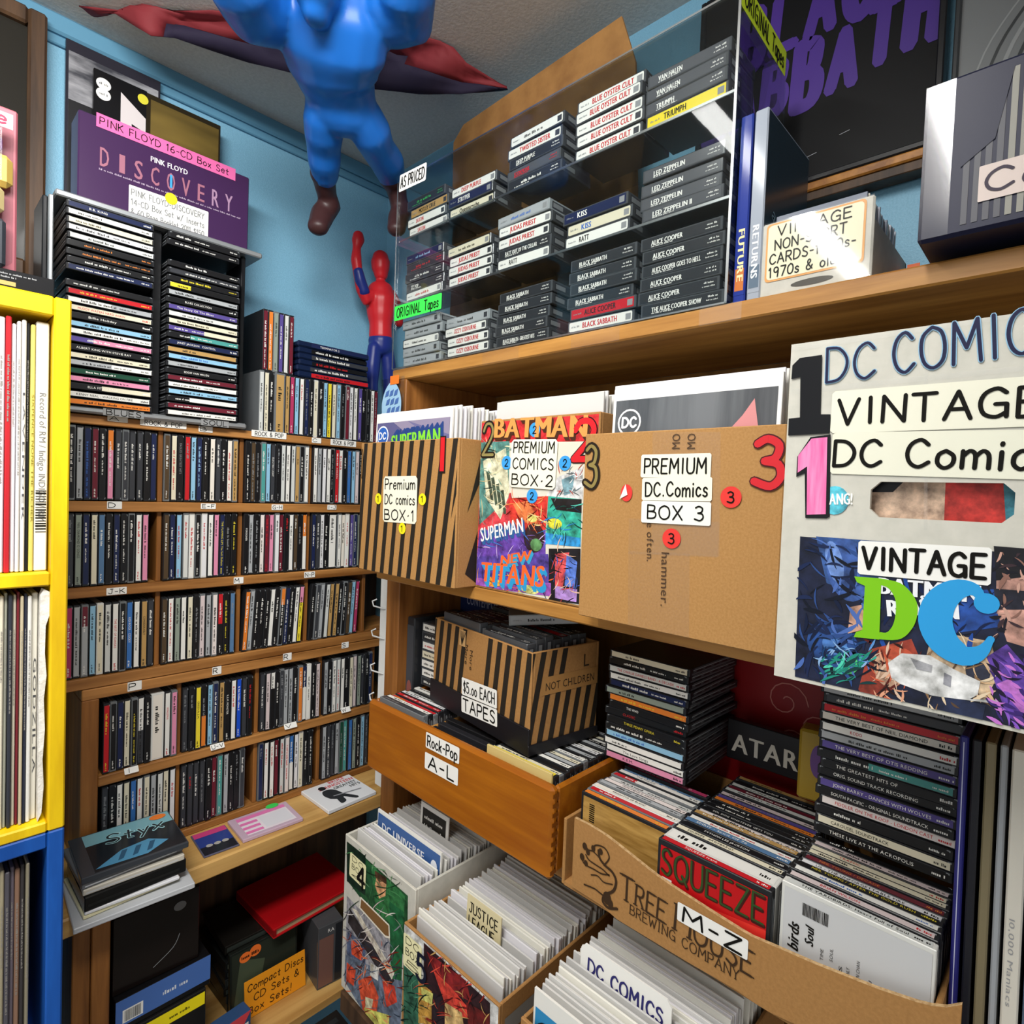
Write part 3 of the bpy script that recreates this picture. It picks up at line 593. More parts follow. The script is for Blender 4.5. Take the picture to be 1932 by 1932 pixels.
# its comics
o = bpy.data.objects.new('comic_book', None)
b = MB(); b.box(0, .2, 0, .004, 0, .262, BOARD[0], .0005); b.front(0)
b.rect(.004, .196, .004, .246, mat('#5b5a86', .25), .0004); b.pol([(.05, .246), (.196, .17), (.196, .246)], mat('#8f86a0', .3), .0006); b.pol([(.09, .246), (.196, .196), (.196, .22)], mat('#6d6a94', .3), .0007)
b.ring(.022, .224, .017, .017, .0025, mat('#e8edf5'), .001); b.ell(.022, .224, .0145, .0145, mat('#2c5fb4'), .0009); b.hand('DC', .0125, .2185, .011, mat('#f4f6fa'), .0013, .019, .2)
for k in range(7): b.txt('SUPERMAN', .05 + .0016 * k, .200 + .0014 * k, .026, mat('#27417f'), .0008 + .0001 * k, .125, rot=.06, bold=.001)
b.txt('SUPERMAN', .05, .198, .027, mat('#7fd13a'), .0018, .128, rot=.06, bold=.0016); b.txt('COMICS', .13, .183, .010, mat('#e8e6f0'), .0018, .05, rot=.06)
o = b.obj('comic_book', None, RF(-.876, .564, 1.364) @ Matrix.Rotation(math.radians(-1.5), 4, 'X')); tag(o, 'bagged comic with green SUPERMAN COMICS title, front of the striped carton', 'comic book')
comics(M1, .2, .258, 18, .028, .020, .14, .006, 'white-backed comic standing in the striped carton', 'comics in the striped carton', (0, 2))
# box 2, collage of covers
M2 = RF(-.642, .598, 1.3585); w2, h2 = .214, .246; T = carton('comic_carton', 'carton fronted with a colourful cover collage and blue stickers numbered 2', 'carton', M2, w2, h2, .24, KRAFT2)
f = uvR(M2, .598)
def pg(b, f, pts, col, o, rough=.3): b.pol([f(*p) for p in pts], ink(col), o)
def el(b, f, px, py, rx, ry, col, o, rot=0, s=None):
    u, v = f(px, py); u2, _ = f(px + rx, py); _, v2 = f(px, py - ry); b.ell(u, v, abs(u2 - u), abs(v2 - v), ink(col), o, 20, rot)
def strokes(b, f, x0, x1, y0, y1, pal, n, L, w, o, ang=None):
    for _ in range(n):
        px, py = rnd.uniform(x0, x1), rnd.uniform(y0, y1); a = rnd.uniform(0, 6.3) if ang is None else ang + rnd.uniform(-.35, .35); k = rnd.uniform(-.9, .9); l = L * rnd.uniform(.5, 1.3)
        P = [f(px, py)]
        for q in range(5): px += l / 5 * math.cos(a); py += l / 5 * math.sin(a); a += k / 4; P.append(f(px, py))
        ww = w * rnd.uniform(.4, 1.2); b.ribbon(P, [ww * .3, ww * .8, ww, ww, ww * .6, ww * .15], mat(rnd.choice(pal), .4), o)
b = MB(); b.front(0); b.cl = (.002, w2 - .002, .003, h2 - .003)
b.rect(0, w2, 0, h2, mat('#d9d5c6', .3), .0004)
pg(b, f, [(905, 780), (1140, 780), (1135, 832), (905, 836)], '#c4282e', .0006); pg(b, f, [(900, 935), (965, 930), (975, 1000), (930, 1060), (896, 1060)], '#d33b44', .0006)
pg(b, f, [(905, 835), (962, 832), (960, 940), (905, 990)], '#4d7f78', .0006); pg(b, f, [(912, 870), (955, 845), (962, 930), (945, 980), (918, 940)], '#e0d7a8', .0007)
for k in range(4): pg(b, f, [(918 + 9 * k, 890 + 12 * k), (924 + 9 * k, 888 + 12 * k), (932 + 8 * k, 945 + 8 * k), (927 + 8 * k, 946 + 8 * k)], '#3c4a3c', .0008)
pg(b, f, [(1053, 900), (1100, 880), (1100, 942), (1030, 938)], '#dedfe0', .0006); pg(b, f, [(1060, 905), (1085, 895), (1080, 930), (1065, 935)], '#6d8f9a', .0007)
pg(b, f, [(960, 940), (1035, 936), (1030, 1000), (965, 1005)], '#d9342c', .0006); pg(b, f, [(968, 950), (1000, 945), (1020, 990), (985, 985)], '#f06a3c', .0007); el(b, f, 1005, 978, 10, 7, '#efd86a', .0008)
pg(b, f, [(1035, 936), (1098, 942), (1096, 1032), (1030, 1025)], '#2c9a86', .0006); pg(b, f, [(1040, 940), (1098, 942), (1098, 968), (1050, 962)], '#17161c', .0007); pg(b, f, [(1030, 1005), (1096, 1015), (1096, 1032), (1030, 1026)], '#2a86c8', .0008); el(b, f, 1047, 988, 14, 10, '#e6d33a', .0008)
pg(b, f, [(905, 1000), (1030, 1000), (1030, 1050), (900, 1060)], '#5c3c96', .0006); el(b, f, 1008, 1015, 20, 28, '#2a1c24', .0007); el(b, f, 1012, 1028, 11, 12, '#4e7a4c', .0008)
pg(b, f, [(896, 1050), (1035, 1045), (1042, 1125), (896, 1106)], '#4b3a8c', .0007); pg(b, f, [(900, 1090), (1040, 1100), (1040, 1125), (896, 1106)], '#8a4aa0', .0008); el(b, f, 930, 1098, 16, 9, '#f08a2c', .0009); el(b, f, 1000, 1112, 18, 8, '#d8d27a', .0009)
pg(b, f, [(1036, 1035), (1096, 1035), (1094, 1140), (1036, 1132)], '#15161e', .0007); pg(b, f, [(1048, 1045), (1075, 1042), (1060, 1120), (1048, 1125)], '#c8484c', .0008); pg(b, f, [(1070, 1045), (1090, 1060), (1085, 1110), (1066, 1105)], '#4f6fc0', .0009); pg(b, f, [(1048, 1105), (1090, 1112), (1088, 1136), (1048, 1128)], '#9a78b8', .0009)
strokes(b, f, 905, 960, 840, 980, ['#24352f', '#e9dfb4', '#7a9a8c', '#c8b98a'], 40, 26, .0016, .0009); strokes(b, f, 965, 1030, 940, 1000, ['#8e1c18', '#f4864e', '#5a1210', '#f0d090'], 34, 26, .0017, .0010)
strokes(b, f, 1036, 1092, 945, 1028, ['#0f3f3a', '#5ac8b4', '#123', '#2a86c8'][:2] + ['#12324a', '#2a86c8'], 30, 26, .0016, .0010); strokes(b, f, 900, 1030, 1005, 1050, ['#2a2050', '#8a70c8', '#3f6fc0', '#d0b8e8'], 30, 26, .0015, .0008)
strokes(b, f, 900, 1036, 1085, 1120, ['#f0a03c', '#c8d070', '#2a2050', '#e05a30'], 40, 22, .0018, .0010); strokes(b, f, 1040, 1090, 1040, 1132, ['#3a5ab4', '#b83a40', '#e0b8a0', '#0c0c14'], 36, 24, .0014, .0011); strokes(b, f, 1056, 1096, 885, 935, ['#6a7a80', '#f2f2f2', '#b0483c', '#3c4448'], 26, 20, .0014, .0009)
def ptxt(b, f, t, p0, p1, h, col, o, back=None, bold=.0012, n=4, dx=.0008, dz=-.0012, slant=0):
    A, B = Vector(f(*p0)), Vector(f(*p1)); d = B - A; r = math.atan2(d.y, d.x); hh = h
    if back:
        for k in range(n, 0, -1): b.txt(t, A.x + dx * k, A.y + dz * k, hh, mat(back), o + .0001 * (n - k), d.length, slant, r, bold=bold)
    b.txt(t, A.x, A.y, hh, mat(col), o + .0006, d.length, slant, r, bold=bold)
ptxt(b, f, 'BATMAN', (932, 826), (1110, 824), .029, '#e39a52', .0010, '#4a2a1c', .0018)
ptxt(b, f, 'SUPERMAN', (909, 1022), (990, 1003), .021, '#f2f0ea', .0012, '#2f5f9c', .0008, slant=.15)
ptxt(b, f, 'NEW', (945, 1066), (1005, 1056), .014, '#f2652e', .0012, '#3aa0cc', .0008, slant=.2)
ptxt(b, f, 'TITANS', (908, 1096), (1028, 1108), .030, '#f2652e', .0012, '#2f9ad2', .0014, 6, slant=.15)
b.obj('cover_collage', T, None, 'collage of bright printed covers')
quad_sign(T, f, (966, 829), (1053, 829), (1051, 924), (965, 919), CREAM, [('PREMIUM', .66), ('COMICS', .66), ('BOX*2', .66)], o=.0024)
for q in ((1010, 811), (957, 873), (1067, 874), (1005, 936)): dot(T, f, *q, .0098, '#3a9be0', '2')
numeral(T, f, '2', 914, 931, 800, 858, '#8d8250', '#1f1a16', .42, 'black and gold numeral 2'); numeral(T, f, '2', 1086, 1122, 795, 866, '#d1222c', '#241314', .24, 'red numeral 2')
b = MB(); b.right(w2); b.txt('6 CARTONS', .03, h2 - .034, .016, mat('#4a3a2a'), .0006, .1, bold=.0006); b.obj('printed_text', T)
comics(M2, .192, .262, 20, .011, .02, .2, .006, 'white-topped comic standing in the collage carton numbered 2', 'comics in the collage carton', (0, 1.5))
# box 3, plain
M3 = RF(-.421, .56, 1.3585); w3, h3 = .227, .214; T = carton('comic_carton', 'plain brown carton with big red numeral 3 and red round stickers', 'carton', M3, w3, h3, .26, KRAFT)
f = uvR(M3, .56)
b = MB(); b.front(0); b.cl = (.001, w3 - .001, .001, h3 - .001)
pg2 = lambda pts, m, o: b.pol([f(*p) for p in pts], m, o)
pg2([(1187, 978), (1358, 985), (1354, 1052), (1186, 1045)], TAPE, .0005); pg2([(1186, 1040), (1302, 1045), (1300, 1230), (1185, 1190)], TAPE, .0006); pg2([(1232, 815), (1360, 815), (1358, 1050), (1230, 1045)], TAPE, .0007)
b.obj('tape_strip', T)
b = MB(); b.front(0); D_ = mat('#4a3524', .6)
for t, a, c, h in (('e often.', (1221, 985), (1221, 1060), .0085), ('hammer.', (1249, 1040), (1247, 1145), .0095)):
    A, B = Vector(f(*a)), Vector(f(*c)); d = B - A; b.txt(t, A.x, A.y, h, D_, .0009, d.length, 0, math.atan2(d.y, d.x))
b.obj('printed_text', T); b = MB(); b.front(0)
for px in (1283, 1312): A = Vector(f(px, 848)); b.txt('MO', A.x, A.y, .0095, D_, .0009, .017, 0, math.pi / 2)
b.obj('printed_text', T)
quad_sign(T, f, (1211, 858), (1343, 855), (1342, 902), (1210, 901), CREAM, [('PREMIUM', .62)], o=.0013); quad_sign(T, f, (1212, 902), (1345, 900), (1344, 946), (1213, 944), CREAM, [('DC.Comics', .6)], o=.0014); quad_sign(T, f, (1212, 945), (1343, 947), (1342, 993), (1211, 985), paper('#e9ece4'), [('BOX 3', .6)], o=.0015, pad=.1)
for q in ((1380, 938), (1268, 1016)): dot(T, f, *q, .0105, '#e03a34', '3')
u, v = f(1183, 930); b = MB(); b.ell(u, v, .0075, .0095, paper('#dd3a36'), .0012); b.pol([(u - .008, v - .007), (u - .001, v + .0095), (u + .002, v - .002)], paper('#efece6'), .0022); b.obj('peeling_sticker', T, None, 'half peeled red and white sticker')
numeral(T, f, '3', 1108, 1126, 842, 918, '#8c7c48', '#231a14', .42, 'black and gold numeral 3'); numeral(T, f, '3', 1428, 1474, 829, 918, '#cf2730', '#4a1518', .26, 'red numeral 3')
b = MB(); b.box(0, .192, 0, .004, 0, .262, paper('#eeeeec'), .0005); b.front(0); b.rect(.004, .188, .004, .248, tex('dark_cover_print', '#3a3b3f', '#77797c', 14, 2, .2), .0004)
b.ring(.0235, .222, .0155, .0155, .0022, mat('#f0f0f0'), .0008); b.hand('DC', .0145, .2165, .011, mat('#f0f0f0'), .0008, .018, .24)
pg3 = lambda pts, c, o: b.pol(pts, mat(c, .2), o)
pg3([(.115, .15), (.135, .20), (.155, .222), (.166, .238), (.172, .205), (.16, .18), (.15, .15)], '#d79090', .0006); pg3([(.125, .15), (.14, .195), (.15, .2), (.145, .17), (.14, .15)], '#c94b50', .0007); pg3([(.04, .165), (.075, .195), (.07, .18), (.05, .15)], '#c0242c', .0007); pg3([(.055, .185), (.07, .2), (.08, .198)], '#4c5548', .0007)
b.obj('x', None)
o = bpy.data.objects['x']; o.name = 'comic_book'; o.matrix_world = RF(-.400, .575, 1.3645) @ Matrix.Rotation(math.radians(-2.2), 4, 'X'); tag(o, 'glossy dark bagged comic with red streaks standing in the plain brown carton', 'comic book')
comics(M3, .196, .262, 16, .014, .03, .2, .006, 'white-edged comic standing behind the glossy dark comic in the plain carton', 'comics in the plain carton', (1, 3))
# white carton 1
M4 = RF(-.173, .50, 1.3585); w4, h4 = .205, .270
f = uvR(M4, .50); hx0, hz0 = f(1640, 975); hx1, hz1 = f(1917, 912); hx1 = min(hx1, w4 - .03)
def fr(b):
    t = .0045; b.box(0, hx0, 0, t, 0, h4, WCARD); b.box(hx1, w4, 0, t, 0, h4, WCARD); b.box(hx0, hx1, 0, t, 0, hz0, WCARD); b.box(hx0, hx1, 0, t, hz1, h4, WCARD)
    for x, s in ((hx0, 1), (hx1, -1)):
        for z, q in ((hz0, 1), (hz1, -1)): b.add([(x, y, z) for y in (0, t)] + [(x + s * .006, y, z) for y in (0, t)] + [(x, y, z + q * .006) for y in (0, t)], [(0, 2, 4), (1, 5, 3), (2, 3, 5, 4)], WCARD)
T = carton('comic_carton', 'white cardboard carton with black and pink numeral 1 and a hand hole', 'carton', M4, w4, h4, .28, WCARD, front=fr)
b = MB(); b.front(0)
pg2([(1493, 655), (1932, 590), (1932, 598), (1493, 664)], TAPE, .0006); pg2([(1494, 735), (1932, 690), (1932, 700), (1494, 745)], TAPE, .0006); pg2([(1745, 625), (1752, 624), (1750, 1000), (1743, 1000)], TAPE, .0007); b.obj('tape_strip', T)
DI = mat('#12133c', .5); b = MB(); b.front(0)
for m, o, w in ((mat('#8fbad8', .5), .0008, .12), (DI, .0012, .075)):
    for t, a, c, h in (('DC', (1560, 722), (1650, 712), .0262), ('COMICS', (1688, 706), (2010, 655), .0285)):
        A, B = Vector(f(*a)), Vector(f(*c)); d = B - A; b.hand(t, A.x, A.y, h, m, o, d.length, w, 0, rot=math.atan2(d.y, d.x))
b.obj('marker_lettering', T, None, 'blue marker lettering DC COMICS')
quad_sign(T, f, (1568, 745), (1985, 700), (1990, 810), (1570, 812), paper('#e9e7d4'), [('VINTAGE', .58)], o=.0009, wt=.14, pad=.04); quad_sign(T, f, (1568, 815), (2000, 812), (2010, 905), (1570, 895), paper('#e6e5d2'), [('DC Comics', .6)], o=.0009, wt=.14, pad=.02)
b = MB(); b.front(0); KT = mat('#17171a', .25)
pg2([(1510, 676), (1552, 670), (1549, 782), (1568, 782), (1566, 818), (1488, 822), (1489, 790), (1510, 788), (1511, 712), (1494, 716), (1496, 690)], KT, .0012); b.obj('numeral', T, None, 'large numeral 1 cut from black tape')
b = MB(); b.front(0)
pg2([(1505, 862), (1530, 825), (1568, 820), (1566, 975), (1560, 978), (1520, 977), (1519, 893), (1503, 900)], KT, .0010)
pg2([(1507, 860), (1532, 828), (1562, 825), (1559, 970), (1523, 971), (1524, 880), (1506, 892)], tex('pink_marker', '#e8579c', '#f48fc0', 160, 2, .45, 0, 3, 10), .0014); b.obj('numeral', T, None, 'pink numeral 1 edged in black')
b = MB(); b.front(0); el(b, f, 1575, 944, 27, 27, '#4fb0d0', .0007); A = f(1566, 952); b.txt('ANG!', A[0], A[1], .009, mat('#f5f5f0'), .0011, .016, rot=.05, bold=.0006); b.obj('round_sticker', T, None, 'blue round sticker')
# plain abstract picture in place of the printed poster
b = MB(); b.front(0); b.cl = (.001, w4 - .001, .003, h4 - .003)
pg(b, f, [(1510, 1012), (2000, 1050), (2000, 1450), (1500, 1278)], '#12182f', .0005)
pg(b, f, [(1540, 1012), (1700, 1024), (1640, 1130), (1560, 1100)], '#2c4a80', .0006); el(b, f, 1600, 1075, 42, 60, '#33508f', .0007, .2); el(b, f, 1575, 1060, 16, 40, '#5f7db8', .0008, .25)
pg(b, f, [(1605, 1145), (1630, 1140), (1640, 1185), (1600, 1195)], '#b58a74', .0009)
el(b, f, 1570, 1215, 50, 42, '#1d3f7a', .0007); el(b, f, 1575, 1215, 24, 20, '#3f6aa8', .0008)
for k in range(5): pg(b, f, [(1545 + 12 * k, 1270), (1553 + 12 * k, 1272), (1625 + 8 * k, 1240), (1618 + 8 * k, 1236)], '#2a9a88', .0008)
el(b, f, 1612, 1258, 8, 16, '#4fe070', .0009, -.5)
pg(b, f, [(1640, 1225), (1720, 1205), (1735, 1240), (1700, 1290), (1640, 1330), (1620, 1300)], '#8a3426', .0007); el(b, f, 1678, 1262, 30, 34, '#c79a7e', .0008); el(b, f, 1690, 1232, 34, 14, '#b34a30', .0009)
pg(b, f, [(1760, 1190), (1870, 1210), (1885, 1270), (1860, 1320), (1770, 1300), (1745, 1250)], '#c9a888', .0007); el(b, f, 1845, 1268, 24, 20, '#2a2c3c', .0008); pg(b, f, [(1740, 1300), (1860, 1330), (1850, 1375), (1760, 1345)], '#1c2440', .0008)
pg(b, f, [(1880, 1090), (2000, 1080), (2000, 1240), (1900, 1210), (1880, 1150)], '#b88a7c', .0007); pg(b, f, [(1875, 1110), (2000, 1120), (2000, 1150), (1880, 1150)], '#1a1b28', .0008); pg(b, f, [(1875, 1030), (2000, 1040), (2000, 1080), (1880, 1095)], '#0e0e14', .0008)
pg(b, f, [(1860, 1240), (1900, 1215), (2000, 1330), (2000, 1420), (1900, 1350)], '#5a3a9a', .0007); pg(b, f, [(1880, 1290), (1905, 1280), (1960, 1340), (1950, 1370)], '#b46ac0', .0008)
pg(b, f, [(1745, 1120), (1900, 1110), (1905, 1180), (1760, 1200)], '#1b3f86', .0006)
pg(b, f, [(1676, 1250), (1702, 1232), (1755, 1236), (1800, 1262), (1850, 1285), (1845, 1310), (1830, 1318), (1880, 1320), (1888, 1328), (1760, 1312), (1700, 1290), (1682, 1278)], '#e3e2dc', .0011, .6); pg(b, f, [(1718, 1240), (1760, 1255), (1758, 1268), (1730, 1262)], '#8c8c90', .0013); pg(b, f, [(1782, 1268), (1796, 1275), (1794, 1296), (1780, 1290)], '#7f7f86', .0013)
b.cl = (f(1509, 1015)[0], w4 - .0015, f(1500, 1277)[1], f(1511, 1013)[1])
strokes(b, f, 1515, 1640, 1020, 1280, ['#0a1020', '#2c4a86', '#16244a', '#4a6ab0', '#0c1836'], 90, 46, .0028, .0010); strokes(b, f, 1548, 1640, 1200, 1260, ['#123a6a', '#5a90d0', '#0a1a38', '#8ab0dc'], 30, 26, .0016, .0012)
strokes(b, f, 1545, 1625, 1245, 1290, ['#1f8a78', '#4fd0b0', '#0e3a3c'], 26, 34, .0022, .0012, -.5); strokes(b, f, 1640, 1720, 1215, 1330, ['#5a1e16', '#c85a3c', '#2a1210', '#e0a080', '#d8b8a0'], 46, 28, .0018, .0010)
strokes(b, f, 1745, 1870, 1200, 1330, ['#8a6a4c', '#e6d0b0', '#5a4434', '#d8b48c'], 46, 32, .0018, .0010); strokes(b, f, 1880, 1932, 1040, 1200, ['#c89c8c', '#8a6458', '#3a2a30', '#141420'], 30, 34, .0022, .0011); strokes(b, f, 1860, 1932, 1230, 1370, ['#3a2470', '#8a5ac8', '#c878d0', '#1a1030'], 46, 34, .0024, .0011, .7)
strokes(b, f, 1650, 1870, 1090, 1200, ['#0c1c44', '#1f4a9c', '#0a0f22'], 40, 40, .0026, .0007)
ptxt(b, f, 'BATMAN', (1657, 1119), (1852, 1138), .0125, '#eef0f4', .0009, None, .0009); ptxt(b, f, '&', (1735, 1137), (1755, 1139), .006, '#eef0f4', .0009, None, .0004); ptxt(b, f, 'ROBIN', (1674, 1162), (1812, 1168), .0125, '#eef0f4', .0009, None, .0009)
b.obj('poster', T, None, 'dark blue and purple picture with torn patch')
quad_sign(T, f, (1622, 1019), (1874, 1034), (1868, 1104), (1618, 1083), WHT, [('VINTAGE', .62)], o=.0018, wt=.17, pad=.04)
b = MB(); b.front(0); GRN = mat('#7cc413', .4); BLU = mat('#2b9bdc', .4)
P_ = [Vector(f(*p)) for p in ((1614, 1088), (1700, 1095), (1725, 1120), (1733, 1152), (1722, 1185), (1695, 1206), (1612, 1200))]
outer = smooth([f(*p) for p in ((1655, 1090), (1700, 1100), (1727, 1128), (1732, 1155), (1722, 1185), (1695, 1206), (1640, 1203))], 5); inner = smooth([f(*p) for p in ((1662, 1103), (1678, 1110), (1690, 1130), (1691, 1155), (1686, 1178), (1675, 1192), (1662, 1192))], 5)
for i in range(len(outer) - 1): b.pol([outer[i], inner[i], inner[i + 1], outer[i + 1]][::-1], GRN, .0018)
pg2([(1613, 1087), (1664, 1091), (1660, 1206), (1612, 1201), (1616, 1192), (1628, 1188), (1633, 1105), (1618, 1098)], GRN, .0018)
b.obj('cutout_letter', T, None, 'bright green cut-out letter D')
b = MB(); b.front(0); cpts = smooth([f(*p) for p in ((1858, 1140), (1840, 1113), (1805, 1112), (1775, 1135), (1765, 1172), (1782, 1212), (1820, 1236), (1852, 1228), (1870, 1205))], 4)
n = len(cpts); ws = [.0042 + .0155 * math.sin(math.pi * min(1, max(0, (i / (n - 1) - .04) / .92))) ** 1.1 for i in range(n)]; b.ribbon(cpts, ws, BLU, .0018)
u, v = f(1862, 1138); b.ell(u, v, .0068, .0068, BLU, .0018); b.obj('cutout_letter', T, None, 'bright blue cut-out letter C')
o_ = MB(); o_.box(0, .178, 0, .004, 0, .262, BOARD[0]); o_.front(0)
g0 = hx0 - .013; o_.rect(.003, .175, .004, .258, ink('#3a7f90'), .0004); o_.pol([(g0 + .03, .05), (g0 + .085, .05), (g0 + .066, .245), (g0 + .036, .245)], ink('#b8322c'), .0005); o_.pol([(.003, .05), (g0 + .045, .05), (g0 + .042, .24), (.003, .25)], ink('#c8a58e'), .0006); o_.pol([(.003, hz0 + .012), (g0 + .012, hz0 + .014), (g0 + .03, hz1 + .01), (.003, .255)], mat('#14141a', .3), .0008)
o_.obj('y', None); o = bpy.data.objects['y']; o.name = 'comic_book'; o.matrix_world = RF(-.160, .512, 1.3635); tag(o, 'teal and red comic seen through the hand hole of the white carton', 'comic book')
# ------------------------------------------------------------ wooden drawer of CDs
MD = RF(-.887, .578, 1.0045); T = empty('wooden_crate', 'orange-brown wooden drawer with signs Rock-Pop and A-L', 'wooden box', MD); f = uvR(MD, .578)
dw, dh, dd = .4245, .122, .217
part('front_panel', (0, dw, 0, .014, 0, dh), DRAWERW, .005); part('side_panel', (0, .009, .014, dd, .006, dh - .002), DRAWERW, .003); part('side_panel', (dw - .009, dw, .012, dd, .006, dh - .002), DRAWERW, .003)
part('bottom_panel', (.009, dw - .009, .014, dd, .001, .008), DRAWERW, 0); part('back_panel', (.009, dw - .009, dd - .01, dd, .006, dh - .02), DRAWERW, 0)
for x in (.1405, .2775): part('divider', (x, x + .006, .014, dd - .01, .012, dh - .012), SHELFW)
b = MB(); b.right(dw)
for k in range(9): b.rect(.001, .013, .008 + k * .0125, .0135 + k * .0125, mat('#7c4414', .4), .0004)
b.obj('dovetail_joint', T)
quad_sign(T, f, (805, 1380), (868, 1411), (867, 1442), (804, 1409), WHT, [('Rock-Pop', .66)], wt=.14); quad_sign(T, f, (803, 1417), (866, 1451), (864, 1482), (802, 1449), WHT, [('A-L', .7)], wt=.15, pad=.12)
def upright(M, x, y0, z, specs, label, group, cover=None, step=.0106, jz=.002):
    y = y0
    for i, s in enumerate(specs.split(',')):
        o, t = disc(s, M @ spineup(x + rnd.uniform(-.0006, .0006), y, z + rnd.uniform(-jz, jz)), label.format(c=cname(s), o=ORD[i]), group, dep=.104); y += t + step - .0102
    return y
upright(MD, .0125, .016, .1245, 'D,W,R-y,R-w,W,C,K,W', '{c}-spined CD, {o} from front in the left bay of the wooden drawer', 'CDs in the left bay of the drawer')
upright(MD, .2868, .0195, .1245, 'Y-k,C,K,W,G,C,W,K,G,C,W,G,K,W,C,G', '{c}-spined CD, {o} from front in the right bay of the wooden drawer', 'CDs in the right bay of the drawer')
def cover_on(nm, fn):   # printed cover on the front (z=0) face of the first disc of a row
    pass
b = MB(); b.box(0, .122, 0, .004, 0, .118, mat('#cdb878', .5), .0005); b.front(0); b.ring(.055, .09, .018, .012, .002, mat('#8f7f4c'), .0005); b.ring(.08, .078, .012, .014, .002, mat('#8f7f4c'), .0005)
o = b.obj('cd_booklet', None, MD @ Matrix.Translation((.288, .0143, .013))); tag(o, 'mustard gold card sleeve at the front of the right drawer bay', 'CD sleeve')
for i, (m, zt) in enumerate((('#1d1d20', .112), ('#26262a', .115), ('#1a1a1c', .118))):
    b = MB(); b.box(0, .118, 0, .012, 0, zt - .013, mat(m, .25), .001)
    if i == 0: b.front(0); b.rect(.006, .024, .055, .085, WHT, .0004); b.plane((0, -.0005, 0)); b.bars(.008, .022, .058, .082, INK, .0004)
    o = b.obj('box_set', None, MD @ Matrix.Translation((.150, .02 + .016 * i, .013))); tag(o, f'black CD box, {ORD[i]} from front in the middle bay of the wooden drawer', 'CD box', 'black boxes in the middle bay')
# ------------------------------------------------------------ striped carton of tapes on the drawer
MT = RF(-.8005, .6526, 1.1355, -8.2); tw, th_, td = .2648, .142, .135
T = carton('tape_carton', 'striped brown carton of tapes with signs 5.00 EACH and TAPES', 'carton', MT, tw, th_, td, KRAFT2)
b = MB(); b.front(0); b.cl = (.001, tw - .001, .034, th_ - .001)
for i in range(12):
    if i in (5, 6): continue
    x = -.02 + i * .0235; b.pol([(x, 0), (x + .0115, 0), (x + .028, th_), (x + .0165, th_)], BLACKP, .0004)
b.pol([(.113, .03), (.113 + .01, .03), (.13, .05), (.12, .05)], BLACKP, .0004); b.cl = None
b.rect(.08, .098, th_ - .03, th_ - .004, mat('#c8a06c', .6), .0006)
for k in range(5): b.line([(.088, th_ - .028), (.082 + .004 * k, th_ - .006)], .0014, BLACKP, .0008)
for px, y in ((.098, .118), (.112, .112)): b.txt('More', px, y, .0085, mat('#40301f', .6), .0008, .034, rot=-math.pi / 2 + .0)
b.right(tw); b.cl = (.001, td, .002, th_ - .001)
for i in range(9):
    x = -.03 + i * .021; b.pol([(x, 0), (x + .01, 0), (x + .026, th_ * .62), (x + .016, th_ * .62)] if 3 < i < 10 else [(x, 0), (x + .01, 0), (x + .036, th_), (x + .026, th_)], BLACKP, .0004)
b.rect(.02, .133, .078, .104, mat('#a67a45', .7), .0005); b.cl = None; b.txt('NOT CHILDREN', .026, .084, .012, mat('#3a2c1e', .6), .0008, .1); b.txt('L', .10, .108, .02, mat('#3a2c1e', .6), .0008)
b.obj('stripe_print', T)
b = MB(); b.box(-.003, tw + .003, -.004, -.0005, -.003, .035, mat('#17161a', .4), .0008); b.box(tw + .0005, tw + .004, -.004, td, -.003, .012, mat('#17161a', .4), .0008); b.obj('tray_lip', T, None, 'black card tray under the carton')
f = lambda px, py: (lambda p: (p.x, p.z))(MT.inverted() @ (lambda r: r * ((MT.to_translation() - Vector((0, 0, CZ))).dot(MT.to_3x3() @ Vector((0, 1, 0))) / r.dot(MT.to_3x3() @ Vector((0, 1, 0)))) + Vector((0, 0, CZ)))(ray(px, py)))
quad_sign(T, f, (876, 1276), (942, 1302), (942, 1336), (875, 1309), WHT, [('$5.oo EACH', .6)], o=.0045); quad_sign(T, f, (875, 1311), (943, 1338), (942, 1371), (875, 1341), WHT, [('TAPES', .7)], o=.0045, wt=.14)
def tape_up(x, y, z, spec, label, group):
    o = bpy.data.objects.new('cassette', tape_mesh(spec)); COL.objects.link(o); o.matrix_world = MT @ spineup(x, y, z); tag(o, label, 'cassette', group)
for c in (0, 1):
    for i in range(7): tape_up(.016 + .118 * c, .008 + .0172 * i, th_ + .010 + rnd.uniform(-.004, .004), ('K-w,K-w,D-w,K-e,R-k,D-w,K-w,W-k,K-w,K-w' if c else 'K-w,D-w,K-w,N-w,K-w,K-w,D-w,K-w,K-r,K-w').split(',')[i], f'{ORD[i]} cassette from the front in the {"right" if c else "left"} file of the striped tape carton', 'cassettes in the tape carton')
o = bpy.data.objects.new('cassette', tape_mesh('G-k')); COL.objects.link(o); o.matrix_world = MT @ Matrix.Translation((.165, .035, th_ + .0145)) @ Matrix.Rotation(math.radians(52), 4, 'Z') @ Matrix.Rotation(math.radians(-4), 4, 'Y'); tag(o, 'loose clear cassette lying over the right corner of the tape carton', 'cassette')
